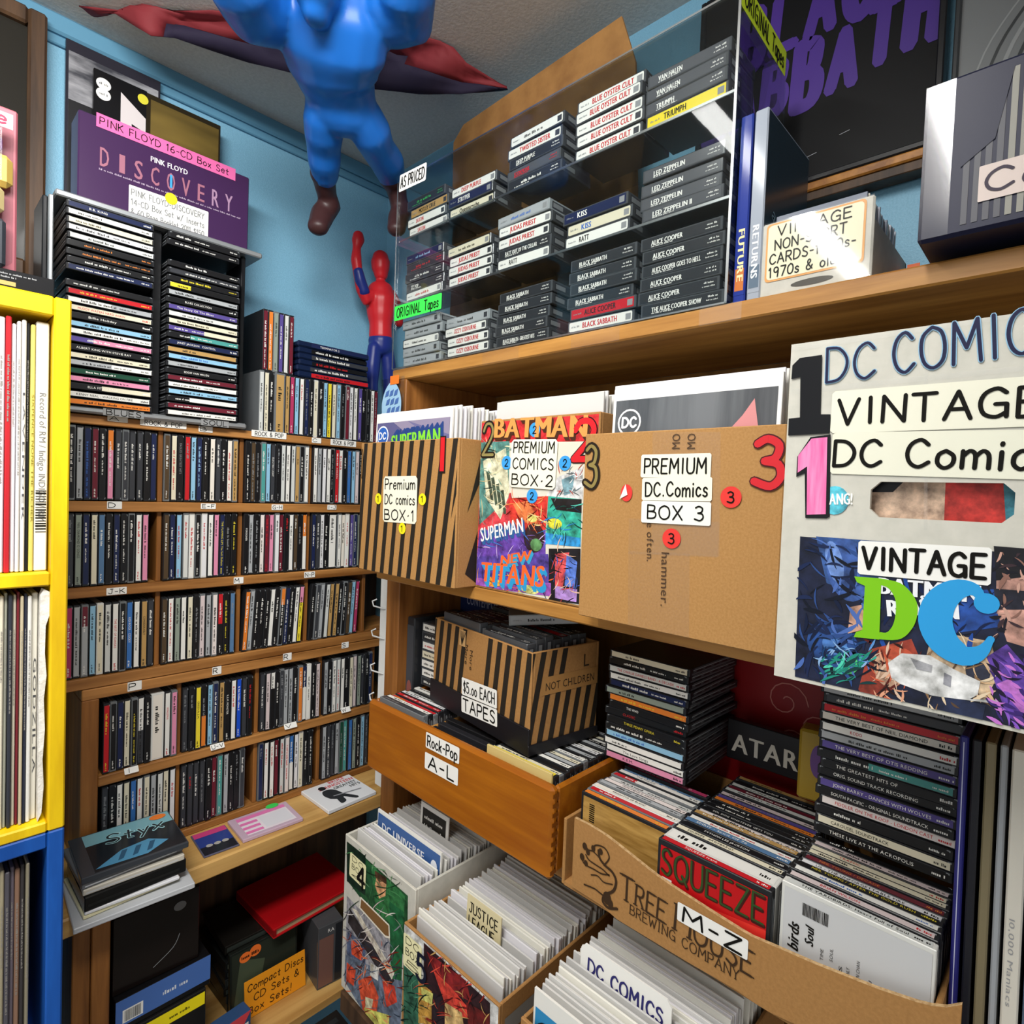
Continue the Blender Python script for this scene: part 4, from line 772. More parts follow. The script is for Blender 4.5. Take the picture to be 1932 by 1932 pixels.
# ------------------------------------------------------------ brewery carton of CDs
MB_ = RF(-.452, .585, 1.0045); XB_ = .585; f = uvR(MB_, XB_)
TOPL = [(1084, 1543), (1110, 1556), (1140, 1574), (1181, 1606), (1233, 1648), (1272, 1675), (1326, 1710), (1370, 1738), (1415, 1766), (1455, 1783), (1540, 1820), (1656, 1866), (1739, 1894), (1778, 1902), (1815, 1896)]
BOTL = [(1815, 2080), (1700, 2025), (1540, 1950), (1459, 1914), (1424, 1893), (1388, 1867), (1300, 1817), (1160, 1732), (1140, 1712), (1079, 1673)]
def fr2(b):
    P = [f(*p) for p in TOPL] + [f(*p) for p in BOTL]; n = len(P)
    # wavy torn front board: strips between the two edges
    up = [f(*p) for p in TOPL]; lo = [f(*p) for p in BOTL][::-1]
    def at(L, u):
        for (a, c), (d, e) in zip(L, L[1:]):
            if a <= u <= d: return c + (e - c) * (u - a) / (d - a)
        return L[0][1] if u < L[0][0] else L[-1][1]
    us = [up[0][0] + (up[-1][0] - up[0][0]) * i / 40 for i in range(41)]
    for y, fl in ((0, 0), (.004, 1)):
        for a, c in zip(us, us[1:]): q = [(a, y, max(.001, at(lo, a))), (c, y, max(.001, at(lo, c))), (c, y, at(up, c)), (a, y, at(up, a))]; b.add(q, [(0, 1, 2, 3) if not fl else (3, 2, 1, 0)], KRAFT2)
    for a, c in zip(us, us[1:]): b.add([(a, 0, at(up, a)), (c, 0, at(up, c)), (c, .004, at(up, c)), (a, .004, at(up, a))], [(0, 1, 2, 3)], KRAFTE)
T = carton('cd_carton', 'brewery carton full of CDs with white M-Z sign', 'carton', MB_, .392, .085, .27, KRAFT2, front=fr2)
BR = mat('#3a2714', .6); b = MB(); b.front(0)
def serif(t, a, c, h, wt): A, B = Vector(f(*a)), Vector(f(*c)); d = B - A; b.hand(t, A.x, A.y, h, BR, .0008, d.length, wt, 0, rot=math.atan2(d.y, d.x), serif=True)
serif('T', (1172, 1693), (1192, 1705), .028, .10); serif('REE', (1199, 1706), (1254, 1741), .0235, .10)
serif('H', (1273, 1752), (1301, 1770), .028, .10); serif('OUSE', (1309, 1776), (1418, 1842), .0245, .10)
serif('BREWING', (1189, 1723), (1274, 1776), .0108, .10); serif('COMPANY', (1287, 1785), (1394, 1850), .0108, .10); b.obj('printed_text', T, None, 'dark brown printed lettering')
b = MB(); b.front(0)
def curl(pts, w): b.line(smooth([f(*p) for p in pts], 5), w, BR, .0008)
curl([(1165, 1714), (1148, 1712), (1138, 1700), (1142, 1688), (1158, 1680), (1163, 1662), (1156, 1645), (1142, 1632), (1132, 1618), (1130, 1604)], .0032)
curl([(1140, 1690), (1130, 1682), (1122, 1676), (1103, 1668)], .002); curl([(1150, 1652), (1138, 1640), (1126, 1632), (1112, 1622), (1106, 1612)], .0018); curl([(1150, 1650), (1136, 1648), (1122, 1640), (1104, 1630), (1098, 1618)], .0018)
curl([(1140, 1632), (1150, 1618), (1142, 1600), (1126, 1594), (1118, 1600)], .0018); curl([(1156, 1668), (1140, 1664), (1128, 1652), (1116, 1650)], .0016); curl([(1132, 1618), (1120, 1606), (1110, 1602), (1104, 1592)], .0016)
for q, r in (((1104, 1596), .0035), ((1110, 1607), .003), ((1099, 1616), .0035), ((1106, 1628), .003), ((1120, 1600), .003), ((1134, 1606), .003), ((1146, 1694), .006), ((1152, 1704), .004)): b.ell(*f(*q), r, r * 1.3, BR, .0009, 10)
b.obj('printed_emblem', T, None, 'dark curling plant emblem')
quad_sign(T, f, (1277, 1697), (1411, 1774), (1413, 1811), (1281, 1737), WHT, [('M-Z', .74)], o=.0012, wt=.17, pad=.09)
ZC = 1.123 - .9855
xL = .452 - .457; 
upright(RF(0, 0, 0), -.4465, .618, 1.117, 'O-y,R-w,W-k=REGGATTA DE BLANC,G,W-k=OUTLANDOS D AMOUR,C-k,R/W,W-k=THE POLICE,S-w,M', '{c}-spined CD, {o} from front in the left file of the M-Z carton', 'left file of CDs in the brewery carton', step=.0112)
upright(RF(0, 0, 0), -.3205, .594, 1.120, 'R-w=SQUEEZE frank,W+,C-k=SQUEEZE   ARGYBARGY,K-w=PYTHON LEE JACKSON,S-w=SPIRIT - Spirit Of 76,W-r,T-w,W-k,K-w=SOL DOG WHATEVER GETS YOU,K,K-w,O-k,U,Q,C,V,C,K,T', '{c}-spined CD, {o} from front in the middle file of the M-Z carton', 'middle file of CDs in the brewery carton', step=.0108)
upright(RF(0, 0, 0), -.1905, .602, 1.133, 'W-k=THE YARDBIRDS: Heart Full of Soul,Q-r=BRIAN WILSON,W-b,K-y=NEIL YOUNG / AFTER THE GOLD RUSH,W-k=U2 - THE UNFORGETTABLE FIRE,V-o=NEIL YOUNG / DECADE,C-k,C-r=TRAFFIC,Q,K', '{c}-spined CD, {o} from front in the right file of the M-Z carton', 'right file of CDs in the brewery carton', step=.0108)
# printed inlays on the visible faces of the front discs
def face(o_label, fn):
    for o in bpy.data.objects:
        if o.get('label') == o_label: b = MB(); b.plane((0, 0, 0), (1, 0, 0), (0, -1, 0)); fn(b); b.obj('back_inlay', o); return
def inl(b): b.rect(.004, .121, -.101, -.006, mat('#b9161a', .25), .0006); b.pol([(.004, -.07), (.121, -.062), (.121, -.04), (.004, -.055)], mat('#d8322a', .25), .0008)
def sq(b):
    inl(b)
    for m, o, w, d in ((mat('#40140f', .4), .0009, .15, .0006), (mat('#2f4a22', .4), .0011, .08, 0)): b.hand('SQUEEZE', .006 + d, -.036 - d, .028, m, o, .112, w, .03)
    b.rect(.007, .019, -.075, -.04, WHT, .0012)
    for k in range(12): b.rect(.0085, .0165, -.073 + k * .0026, -.0718 + k * .0026, INK, .0014)
face('red-spined CD, first from front in the middle file of the M-Z carton', sq)
def yb(b):
    b.rect(.003, .122, -.101, -.004, mat('#c9cacb', .4), .0006); b.txt('birds', .018, -.062, .0105, INK, .0012, .027, .2, math.pi / 2, bold=.0005); b.txt('Soul', .031, -.05, .008, INK, .0012, .018, .2, math.pi / 2, bold=.0004)
    for k, (x, y, w) in enumerate(((.042, -.045, .016), (.05, -.04, .018), (.058, -.052, .012), (.064, -.05, .014), (.072, -.038, .03), (.082, -.05, .026), (.09, -.054, .024), (.1, -.06, .014), (.108, -.06, .016), (.116, -.054, .022))): b.txt(('TIME', 'SOUL', 'IS', 'ONLY', 'MAN CHAN', 'YOU', 'A HOLLIX', 'M', 'TO', 'ING')[k], x - .002, y - w * .8, .0028, mat('#4c4c4e'), .0012, w * .7, 0, math.pi / 2)
    b.bars(.020, .043, -.024, -.012, INK, .0012)
face('white-spined CD, first from front in the right file of the M-Z carton', yb)
def aim(b):
    b.rect(.004, .121, -.101, -.004, tex('sepia_print', '#8a6328', '#d0a860', 60, 0, .3, 0, 5, 8), .0006)
    for k in range(9): b.rect(.014, .022, -.034 + k * .0027, -.0325 + k * .0027, INK, .0010)
face('orange-spined CD, first from front in the left file of the M-Z carton', aim)
# flat stacks standing on the files
z = 1.1275
for i, s in enumerate('P-k=R.E.M.,W-k=The Love Songs,W-k,L-b,K-w,K-y=THREE PENNY OPERA,K-r=CLASSIC,K-w=THE WHO,O-y,A-k,N-w,W-k,W-r=THE CHARLIE DANIELS BAND - A DECADE,K-w,C-k'.split(',')):
    disc(s, RF(-.4745 + rnd.uniform(-.003, .003), .708 + rnd.uniform(-.003, .003), z, rnd.uniform(-2.5, 1.5)), f'{cname(s)}-spined CD, {ORD[i]} from bottom of the flat stack beside the tape carton', 'flat stack of CDs beside the tape carton', tray='k'); z += .0103
z = 1.1415
for i, s in enumerate('K-w=THESE LIVE AT THE ACROPOLIS,C-k=CAROUSEL SOUNDTRACK,K,W-r=FIDDLER ON THE ROOF - LONDON CAST,K-w=SOUTH PACIFIC - ORIGINAL SOUNDTRACK,U-w=JOHN BARRY - DANCES WITH WOLVES,K-w=ORIG. SOUND TRACK RECORDING,K-w=THE GREATEST HITS OF,K/F,U-w=THE VERY BEST OF OTIS REDDING,G-k,W-r=KODO,C-k=THE VERY BEST OF NEIL DIAMOND,R-o,D-w,G-k,K'.split(',')):
    disc(s, RF(-.192 + rnd.uniform(-.0025, .0025), .704 + rnd.uniform(-.003, .003), z, rnd.uniform(-1, 1)), f'{cname(s)}-spined CD, {ORD[i]} from bottom of the flat stack under the white carton', 'flat stack of CDs under the white carton', tray='k'); z += .0103
# long-playing records at the right edge
X_ = -.0575; cols = ['#2a2a72', '#1c1d24', '#7e7358', '#9fa3a8', '#d9d4c8', '#5d6d84', '#c9c4b8', '#39404a']
for i, (c, t) in enumerate(zip(cols, (.006, .006, .007, .005, .011, .006, .009, .007))):
    b = MB(); b.box(0, t, 0, .25, 0, .305, mat(c, .35), .0012); b.front(0)
    if i == 0: b.rect(.0024, .0031, .01, .3, mat('#b9bcd8', .3), .0003)
    if i == 4: b.txt('10,000 Maniacs', .003, .17, .0036, mat('#9a9a9c'), .0004, .075, 0, -math.pi / 2)
    o = b.obj('vinyl_record', None, RF(X_, .622 + rnd.uniform(0, .004), 1.0045) @ Matrix.Rotation(math.radians(-.8), 4, 'Y')); X_ += t + .0025
    tag(o, f'{("navy", "black", "olive brown", "grey", "cream", "slate blue", "pale", "dark grey")[i]} record sleeve, {ORD[i]} from left at right end of the lower shelf', 'record', 'records at the right end of the shelf')
# ------------------------------------------------------------ things deep in the lower shelf
b = MB(); b.box(0, .235, 0, .010, 0, .328, mat('#1d2c5a', .35), .001); b.front(0); b.rect(0, .235, .293, .328, mat('#6d2a2c', .35), .0004)
b.hand('Theory', .022, .300, .014, mat('#b9b4bb'), .0008, .07, .1); b.txt('CONTEMPORARY GUITARIST', .02, .268, .020, mat('#aab0cc'), .0008, .2); b.rect(0, .235, 0, .24, mat('#c8cbd2', .35), .0005)
o = b.obj('music_book', None, RF(-.902, .800, 1.0045)); tag(o, 'navy and maroon guitar theory book standing behind the tape carton', 'book')
z = 1.1335
for i, s in enumerate('K-w,W-k,W-k,C-k,W-r,K-w,W-k'.split(',')):
    o = bpy.data.objects.new('cassette', tape_mesh(s, True)); COL.objects.link(o); o.matrix_world = RF(-.878 + rnd.uniform(0, .002), .685 + .109, z) @ Matrix.Rotation(math.radians(-90), 4, 'Z'); z += .0169
    tag(o, f'{cname(s)} cassette end, {ORD[i]} from bottom of the pile left of the tape carton', 'cassette', 'pile of cassettes left of the tape carton')
b = MB(); b.box(0, .022, 0, .12, 0, .255, mat('#2a2c30', .3), .002); b.front(0); b.rect(.001, .021, .02, .24, mat('#42464c', .3), .0004); b.ell(.011, .12, .007, .016, mat('#8d5550'), .0006)
o = b.obj('video_case', None, RF(-.9035, .67, 1.0045)); tag(o, 'tall dark video case inside the bookcase against its left side', 'video case')
b = MB(); b.box(0, .30, 0, .02, 0, .30, mat('#8c1015', .4), .002); b.front(0)
for cx, cz, r in ((.19, .22, .03), (.23, .19, .022), (.20, .165, .02), (.26, .23, .018)):
    b.line([(cx + r * (1 - k / 22) * math.cos(k * .45), cz + r * (1 - k / 22) * math.sin(k * .45)) for k in range(20)], .0016, mat('#c77a70'), .0006)
o = b.obj('gift_box', None, RF(-.47, .86, 1.0045)); tag(o, 'dark red panel box with pale swirls behind the CD stacks', 'box')
b = MB(); b.box(0, .11, 0, .012, 0, .055, mat('#141417', .3), .001); b.front(0); b.txt('ATARI', .008, .012, .026, mat('#b9b5aa'), .0006, .095, bold=.001)
o = b.obj('game_box', None, RF(-.335, .80, 1.145)); tag(o, 'black game box with big pale letters behind the middle CD file', 'box')
b = MB(); b.box(0, .036, 0, .03, 0, .085, mat('#9a7f2a', .3), .003); b.front(0); b.ell(.022, .05, .009, .02, mat('#5f3f7a', .3), .0005)
o = b.obj('perfume_box', None, RF(-.228, .755, 1.145, 8)); tag(o, 'small gold box with a purple oval left of the right CD stack', 'box')
for i in range(5):
    s = 'KDHKG'[i]; disc(s + '-w', RF(-.345, .745 + .0106 * i, 0) @ spineup(0, 0, 1.135), f'{CN[s]}-spined CD, {ORD[i]} behind the flat stack in the left file', 'CDs behind the flat stack', dep=.104) if False else None
# ------------------------------------------------------------ comic boxes below the drawer
def art_dc(b, f, pan): 
    for pts, col, o in pan: pg(b, f, pts, col, o)
M5 = RF(-.878, .535, .637); T = carton('comic_carton', 'white comic carton with green cover art and black numeral 4', 'carton', M5, .198, .268, .28, WCARD); f = uvR(M5, .535)
b = MB(); b.front(0); b.cl = (.002, .196, .002, .262)
ART = 1
art_dc(b, f, [([(655, 1587), (770, 1690), (768, 1810), (655, 1660)], '#1f4a2a', .0005), ([(655, 1587), (690, 1615), (690, 1690), (655, 1662)], '#13261a', .0006), ([(700, 1630), (765, 1690), (760, 1760), (710, 1720)], '#2c6a3a', .0006), ([(712, 1650), (730, 1662), (728, 1690), (716, 1695), (708, 1670)], '#c98f66', .0007), ([(708, 1642), (730, 1656), (730, 1668), (708, 1654)], '#4a3020', .0008), ([(735, 1700), (762, 1720), (758, 1850), (738, 1845)], '#1c5a34', .0007),
  ([(655, 1690), (760, 1800), (752, 1900), (652, 1800)], '#8e8c92', .0004), ([(660, 1712), (745, 1850), (735, 1862), (657, 1740)], '#2a2528', .0006), ([(664, 1712), (675, 1718), (745, 1835), (740, 1848)], '#e2bfae', .0007), ([(656, 1750), (690, 1790), (690, 1830), (655, 1800)], '#47536f', .0005), ([(663, 1770), (685, 1790), (682, 1812), (664, 1800)], '#d9482c', .0006), ([(652, 1800), (760, 1850), (756, 1932), (700, 1932), (650, 1850)], '#5e6a7c', .0005), ([(655, 1815), (672, 1830), (668, 1860), (654, 1850)], '#d2432a', .0007), ([(676, 1850), (700, 1840), (715, 1880), (710, 1920), (685, 1905)], '#dd4a2c', .0007), ([(722, 1850), (745, 1860), (750, 1890), (730, 1900)], '#c93c2a', .0007), ([(690, 1880), (705, 1885), (700, 1915), (690, 1905)], '#e9c9a0', .0008), ([(700, 1815), (716, 1826), (714, 1850), (699, 1840)], '#efe2c0', .0009), ([(688, 1900), (735, 1915), (735, 1932), (690, 1932)], '#d8cc60', .0008)])
strokes(b, f, 660, 765, 1600, 1700, ['#0f2a18', '#4a8a54', '#1c3a24', '#7aa87a'], 40, 26, .0018, .0009); strokes(b, f, 655, 750, 1710, 1850, ['#c9b8b4', '#3a3438', '#8a8a92', '#e6ded8'], 50, 30, .0016, .0009); strokes(b, f, 653, 750, 1770, 1932, ['#e86a3c', '#7a1c14', '#f0a070', '#2a3446', '#5e6a7c'], 90, 22, .0018, .0010); b.obj('cover_collage', T, None, 'green and red printed cover art')
b = MB(); b.front(0); q = [f(*p) for p in ((682, 1693), (735, 1745), (736, 1768), (728, 1766), (680, 1712))]; b.pol(q, mat('#7d5a33', .7), .0010); b.line(q + [q[0]], .003, mat('#e9e2d2'), .0012); b.obj('hand_hole', T, None, 'oval hand hole')
quad_sign(T, f, (661, 1606), (692, 1632), (690, 1680), (661, 1650), paper('#efe9b8'), ['DC', 'BOX', '4'], o=.0012, wt=.1, pad=.16); b = MB(); b.front(0); u, v = f(676, 1668); b.hand('4', u, v, .034, INK, .0022, .02, .16); b.obj('numeral', T, None, 'black numeral 4')
comics(M5, .176, .262, 40, .011, .011, .250, .006, 'white-backed bagged comic filed in the carton with green cover art', 'comics in the carton with green cover art', (1.2, 3.2), .009, .0026, (.05, .098))
b = MB(); b.box(0, .176, 0, .003, 0, .263, BOARD[0]); b.front(0); b.rect(.002, .174, .2, .258, mat('#3a5f9a', .3), .0004); b.txt('DC UNIVERSE', .015, .232, .014, mat('#e9eaf0'), .0008, .12, bold=.0006); b.ell(.16, .235, .008, .010, mat('#e8ebf2'), .0008)
o = b.obj('comic_book', None, M5 @ Matrix.Translation((.011, .05, .032)) @ Matrix.Rotation(math.radians(-1.6), 4, 'X')); tag(o, 'comic with a blue masthead standing tall in the carton with green cover art', 'comic book')
b = MB(); b.box(0, .075, 0, .002, 0, .27, WHT); b.front(0); b.rect(.006, .069, .215, .262, mat('#2b2926'), .0004); b.greek(.012, .06, .245, .006, WHT, .0008); b.greek(.012, .06, .23, .006, WHT, .0008)
o = b.obj('divider_card', None, M5 @ Matrix.Translation((.07, .098, .045)) @ Matrix.Rotation(math.radians(-1.9), 4, 'X')); tag(o, 'divider card with dark printed panel in the carton with green cover art', 'divider')
M6 = RF(-.676, .513, .637); T = carton('comic_carton', 'comic carton with dark red and green cover art and numeral 5', 'carton', M6, .196, .234, .275, KRAFT2); f = uvR(M6, .513)
b = MB(); b.front(0); b.cl = (.001, .195, .001, .232)
art_dc(b, f, [([(762, 1742), (945, 1900), (945, 1932), (930, 2000), (762, 2000)], '#cfcac0', .0004), ([(800, 1778), (925, 1892), (925, 2000), (800, 2000)], '#2a1416', .0005), ([(806, 1795), (880, 1850), (890, 1890), (830, 1860)], '#7a1c1c', .0006), ([(818, 1830), (850, 1860), (900, 1920), (850, 1920)], '#c23a2c', .0007), ([(762, 1820), (795, 1850), (792, 1932), (762, 1932)], '#2c5a44', .0006), ([(790, 1850), (815, 1870), (815, 1932), (790, 1930)], '#b88a3a', .0007), ([(818, 1872), (836, 1880), (838, 1932), (818, 1932)], '#22181c', .0008), ([(840, 1890), (872, 1910), (880, 1960), (840, 1960)], '#c9a26a', .0008), ([(880, 1890), (925, 1915), (925, 1990), (890, 1990)], '#5a1512', .0007), ([(796, 1862), (818, 1874), (816, 1895), (796, 1885)], '#e0cf6a', .0009)])
strokes(b, f, 800, 925, 1790, 1932, ['#5a1412', '#e0503c', '#1a0c10', '#8a2a20', '#c8a060'], 80, 26, .0018, .0010); strokes(b, f, 763, 795, 1830, 1932, ['#1a3a2a', '#5a9a78', '#0f2018'], 30, 22, .0016, .0010); b.obj('cover_collage', T, None, 'dark red and green printed cover art')
quad_sign(T, f, (763, 1757), (797, 1786), (796, 1850), (762, 1818), paper('#efe9b8'), ['DC', 'BOX', '5'], o=.0012, wt=.1, pad=.14); b = MB(); b.front(0); u, v = f(788, 1842); b.hand('5', u, v, .036, mat('#15182c'), .0022, .019, .16); b.obj('numeral', T, None, 'black numeral 5')
b = MB(); b.right(.1962); b.rect(.01, .27, .19, .212, mat('#8b8b86', .4), .0006); b.obj('tape_strip', T, None, 'grey tape along the side')
comics(M6, .176, .232, 46, .010, .010, .248, .006, 'white-backed bagged comic filed in the carton with dark red cover art', 'comics in the carton with dark red cover art', (1.2, 3.2), .007, .0026, (.062,))
b = MB(); b.box(0, .07, 0, .002, 0, .25, paper('#d9cda4')); b.front(0); b.hand('JUSTICE', .006, .228, .014, INK, .0006, .058, .12, .02); b.hand('LEAGUE', .006, .208, .014, INK, .0006, .052, .12, .02)
o = b.obj('divider_card', None, M6 @ Matrix.Translation((.058, .062, .022)) @ Matrix.Rotation(math.radians(-1.85), 4, 'X')); tag(o, 'tan divider card lettered JUSTICE LEAGUE among the white comics', 'divider')
M7 = RF(-.432, .498, .637); T = carton('comic_carton', 'open brown carton of white comics under the brewery carton', 'carton', M7, .198, .262, .28, KRAFT2); f = uvR(M7, .498)
comics(M7, .176, .284, 46, .011, .012, .250, .006, 'white-backed bagged comic filed in the carton under the brewery carton', 'comics in the carton under the brewery carton', (1.2, 3.2), .008, .0026, (.066, .010))
b = MB(); b.box(0, .176, 0, .003, 0, .288, BOARD[0]); b.front(0); b.rect(.003, .173, .2, .268, mat('#2d8ac0', .3), .0004)
for k in range(9): b.hand('*', .045 + k * .014, .205 + (k % 3) * .018, .02, mat('#e9f0f6'), .0006, .008, .4)
b.ell(.022, .24, .018, .018, mat('#17181c'), .0007); b.ring(.022, .24, .0125, .0125, .0015, WHT, .0009); b.hand('DC', .0135, .235, .01, WHT, .001, .016, .22)
o = b.obj('comic_book', None, M7 @ Matrix.Translation((.011, .0055, .010)) @ Matrix.Rotation(math.radians(-.9), 4, 'X')); tag(o, 'blue comic with white stars and round emblem, front of the lowest right carton', 'comic book')
b = MB(); b.front(0); p = [(0, 0), (.12, 0), (.12, .285), (.114, .292), (.006, .292), (0, .285)]
b.add([(x, 0, z) for x, z in p] + [(x, .002, z) for x, z in p], [tuple(range(6)), tuple(range(11, 5, -1))] + [(i, (i + 6), (i + 1) % 6 + 6, (i + 1) % 6) for i in range(6)], WHT)
b.hand('DC COMICS', .012, .262, .016, mat('#2c2a6a'), .0006, .098, .16, .02)
o = b.obj('divider_card', None, M7 @ Matrix.Translation((.028, .066, .036)) @ Matrix.Rotation(math.radians(-1.6), 4, 'X')); tag(o, 'white divider card with blue lettering COMICS among white comics', 'divider')
# ------------------------------------------------------------ beside and above the tape case
for i, (u, c, t) in enumerate(((-.297, '#2a3a8a', .014), (-.281, '#9aa2ae', .015))):
    b = MB(); b.box(0, t, 0, .135, 0, .212, mat(c, .12), .0015); b.front(0)
    b.rect(.001, t - .001, .01, .2, mat(c, .1), .0003)
    b.txt(('FUTURE', 'RETURNS')[i], .004, .085, .0075, mat('#e5d9a0' if i == 0 else '#d9dde2'), .0006, .06, 0, -math.pi / 2, bold=.0004); b.rect(.002, t - .002, .015, .04, mat('#c2713a' if i == 0 else '#5f6f80', .2), .0005)
    if i: b.right(t); b.rect(.002, .133, .003, .209, mat('#25333d', .2), .0003); b.txt('american', .02, .10, .016, mat('#6f8590', .3), .0006, .11, 0, -.62); b.rect(.01, .12, .01, .06, mat('#31434c', .25), .0004)
    o = b.obj('video_case', None, RF(u, .662, 1.7245)); tag(o, ('blue-spined video case', 'silver-spined video case with a dark cover')[i] + ' standing right of the acrylic case', 'video case')
MN = RF(-.268, .664, 1.7245); T = empty('card_box', 'long white card box with vintage non-sport cards sign', 'card box', MN)
b = MB(); b.box(0, .11, 0, .004, 0, .083, WCARD, .002); b.box(0, .004, .004, .15, 0, .06, WCARD); b.box(.106, .11, .004, .15, 0, .06, WCARD); b.box(.004, .106, .004, .15, 0, .003, WCARD); b.box(0, .11, .146, .15, 0, .06, WCARD); b.front(0)
b.ell(.055, .010, .021, .0035, mat('#4a453c'), .0005); b.obj('carton_body', T)
b = MB(); b.front(0); b.rrect(.006, .103, .018, .081, paper('#e3a35c'), .0007, .004); b.rrect(.008, .101, .020, .079, paper('#ece7c8'), .0009, .004)
for k, (t, h, x, w) in enumerate((('VINTAGE', .0105, .018, .072), ('NON-SPORT', .0105, .016, .07), ('CARDS-1960s-', .0105, .011, .084), ('1970s & older', .0105, .011, .078))): b.hand(t, x, .066 - .0145 * k, h, INK, .0013, w, .13, .03)
b.obj('sign', T, None, 'cream sign edged in orange marker')
b = MB(); b.front(0); b.rect(.0, .11, .002, .0825, clear('glossy_tape', '#ffffff', .10, .06), .0018); b.obj('tape_strip', T)
for i in range(24):
    o = bpy.data.objects.new('trading_card', None)
    if i == 0: cmesh = [(lambda q: (q.box(0, .09, 0, .0035, 0, .093, mat(cc, .3), .0006), q.mesh('trading_card'))[1])(MB()) for cc in ('#c9ccd6', '#8f93a0', '#6f7684', '#d9d6c8', '#54627a')]
    o = bpy.data.objects.new('trading_card', rnd.choice(cmesh)); COL.objects.link(o); o.matrix_world = MN @ Matrix.Translation((.009 + rnd.uniform(-.002, .002), .012 + .0054 * i, .003)) @ Matrix.Rotation(math.radians(-3), 4, 'X')
    tag(o, 'sleeved trading card filed behind the non-sport cards sign', 'trading card', 'trading cards in the white card box')
b = MB(); b.box(0, .012, 0, .001, 0, .05, mat('#e8692a', .4)); o = b.obj('price_flag', None, MN @ Matrix.Translation((.116, .125, 0))); tag(o, 'small orange flag standing behind the white card box', 'flag')
MV = RF(-.113, .618, 1.7315); T = empty('cardboard_box', 'taped dark navy box with pleats and a pink label starting Co', 'box', MV)
NV = mat('#1d1f38', .42); b = MB(); b.box(0, .20, 0, .16, 0, .135, NV, .003); b.obj('box_body', T)
b = MB(); b.front(0)
for k in range(22): b.rect(.030 + .0072 * k, .0342 + .0072 * k, .008, .125, mat('#8f8d84' if k > 3 and k % 7 else '#55555c', .4), .0005)
b.pol([(.028, .056), (.05, .072), (.060, .126), (.028, .126)], NV, .0010); b.rect(.075, .2, .055, .098, mat('#b8974a', .4), .0008); b.obj('pleat_print', T)
b = MB(); b.front(0); b.rrect(.041, .16, .023, .052, paper('#d9c9c2'), .0014, .001); b.hand('Comics', .046, .029, .0175, mat('#2c1c33'), .0018, .105, .14, .02); b.obj('sign', T, None, 'pinkish label with big dark letters')
b = MB(); b.front(0); b.rect(.001, .022, .002, .132, clear('wrinkled_tape', '#ffffff', .06, .1), .0020); b.obj('tape_strip', T)
# brown carton behind the acrylic case
MK = RF(-.965, .80, 1.7245) @ Matrix.Rotation(math.radians(0), 4, 'X'); b = MB()
P = [(.0, .0), (.46, .0), (.43, .46), (.40, .545), (.02, .525), (-.01, .50)]
b.add([(x, 0, z) for x, z in P] + [(x, .004, z) for x, z in P], [tuple(range(6)), tuple(range(11, 5, -1))] + [(i, i + 6, (i + 1) % 6 + 6, (i + 1) % 6) for i in range(6)], tex('paper_sack_brown', '#8a6034', '#a87a45', 16, 1, .75, .4, 5, 1))
b.box(.05, .40, .004, .06, 0, .40, KRAFT2)
o = b.obj('folded_carton', None, MK); tag(o, 'crumpled brown cardboard rising behind and above the acrylic case', 'cardboard')
# framed records on the right wall
def framed(name, label, u, z, w, h, fn, fw=.012, fm=DARKW):
    T = empty(name, label, 'picture', RF(u, .868, z)); 
    b = MB(); b.box(0, w, .006, .022, 0, h, mat('#111113', .5, None, 0, .15)); b.front(.006); fn(b); b.obj('print', T)
    for a in ((0, w, 0, .022, -fw, 0), (0, w, 0, .022, h, h + fw), (-fw, 0, 0, .022, -fw, h + fw), (w, w + fw, 0, .022, -fw, h + fw)):
        q = MB(); q.box(*a, fm, .0015); q.obj('frame_rail', T)
    return T
def sab(b):
    b.cl = (0, .315, 0, .315); PU = mat('#4a2f86', .4)
    for t, x, z, w, h in (('BLACK', .05, .187, .24, .075), ('SABBATH', .0, .098, .312, .075)):
        x0 = x
        for i, ch in enumerate(t):
            b.hand(ch, x0 + w / len(t) * .15, z + .006 * math.sin(i * 1.4) + i * .004, h * (1 + .12 * math.cos(i * 2.1)), PU, .0006, w / len(t) * .58, .23, .02, .1); x0 += w / len(t)
    b.cl = None
    for x, z in ((.05, .06), (.08, .05), (.11, .035), (.07, .02), (.16, .03), (.2, .045)): b.line([(x, z), (x + .012, z + .002)], .0006, mat('#b9bcc4'), .0006)
framed('framed_record', 'black framed record cover with purple wavy lettering above the shelf', -.455, 1.952, .305, .315, sab, .008, mat('#1a1a1d', .35))
b = MB(); b.box(-.02, .36, 0, .03, 0, .012, PINE_Y, .002); b.box(-.02, .36, .004, .03, -.012, 0, DARKW, .001); o = b.obj('picture_ledge', None, RF(-.455, .866, 1.9305)); tag(o, 'narrow wooden ledge under the purple lettered record cover', 'ledge')
def hair(b):
    b.rect(0, .3, 0, .3, mat('#7d7f80', .4), .0004)
    for k in range(16): b.line(smooth([(.01 + .012 * k, .0), (.03 + .013 * k, .06), (.08 + .013 * k, .12), (.15 + .012 * k, .15 + .004 * k)], 5), rnd.uniform(.001, .005), mat(rnd.choice(('#3f4142', '#55585a', '#9a9c9c', '#303233')), .4), .0006, False)
framed('framed_record', 'grey cover with flowing dark strands at the top right', -.128, 1.985, .30, .30, hair, .006, mat('#3a3c3e', .35))
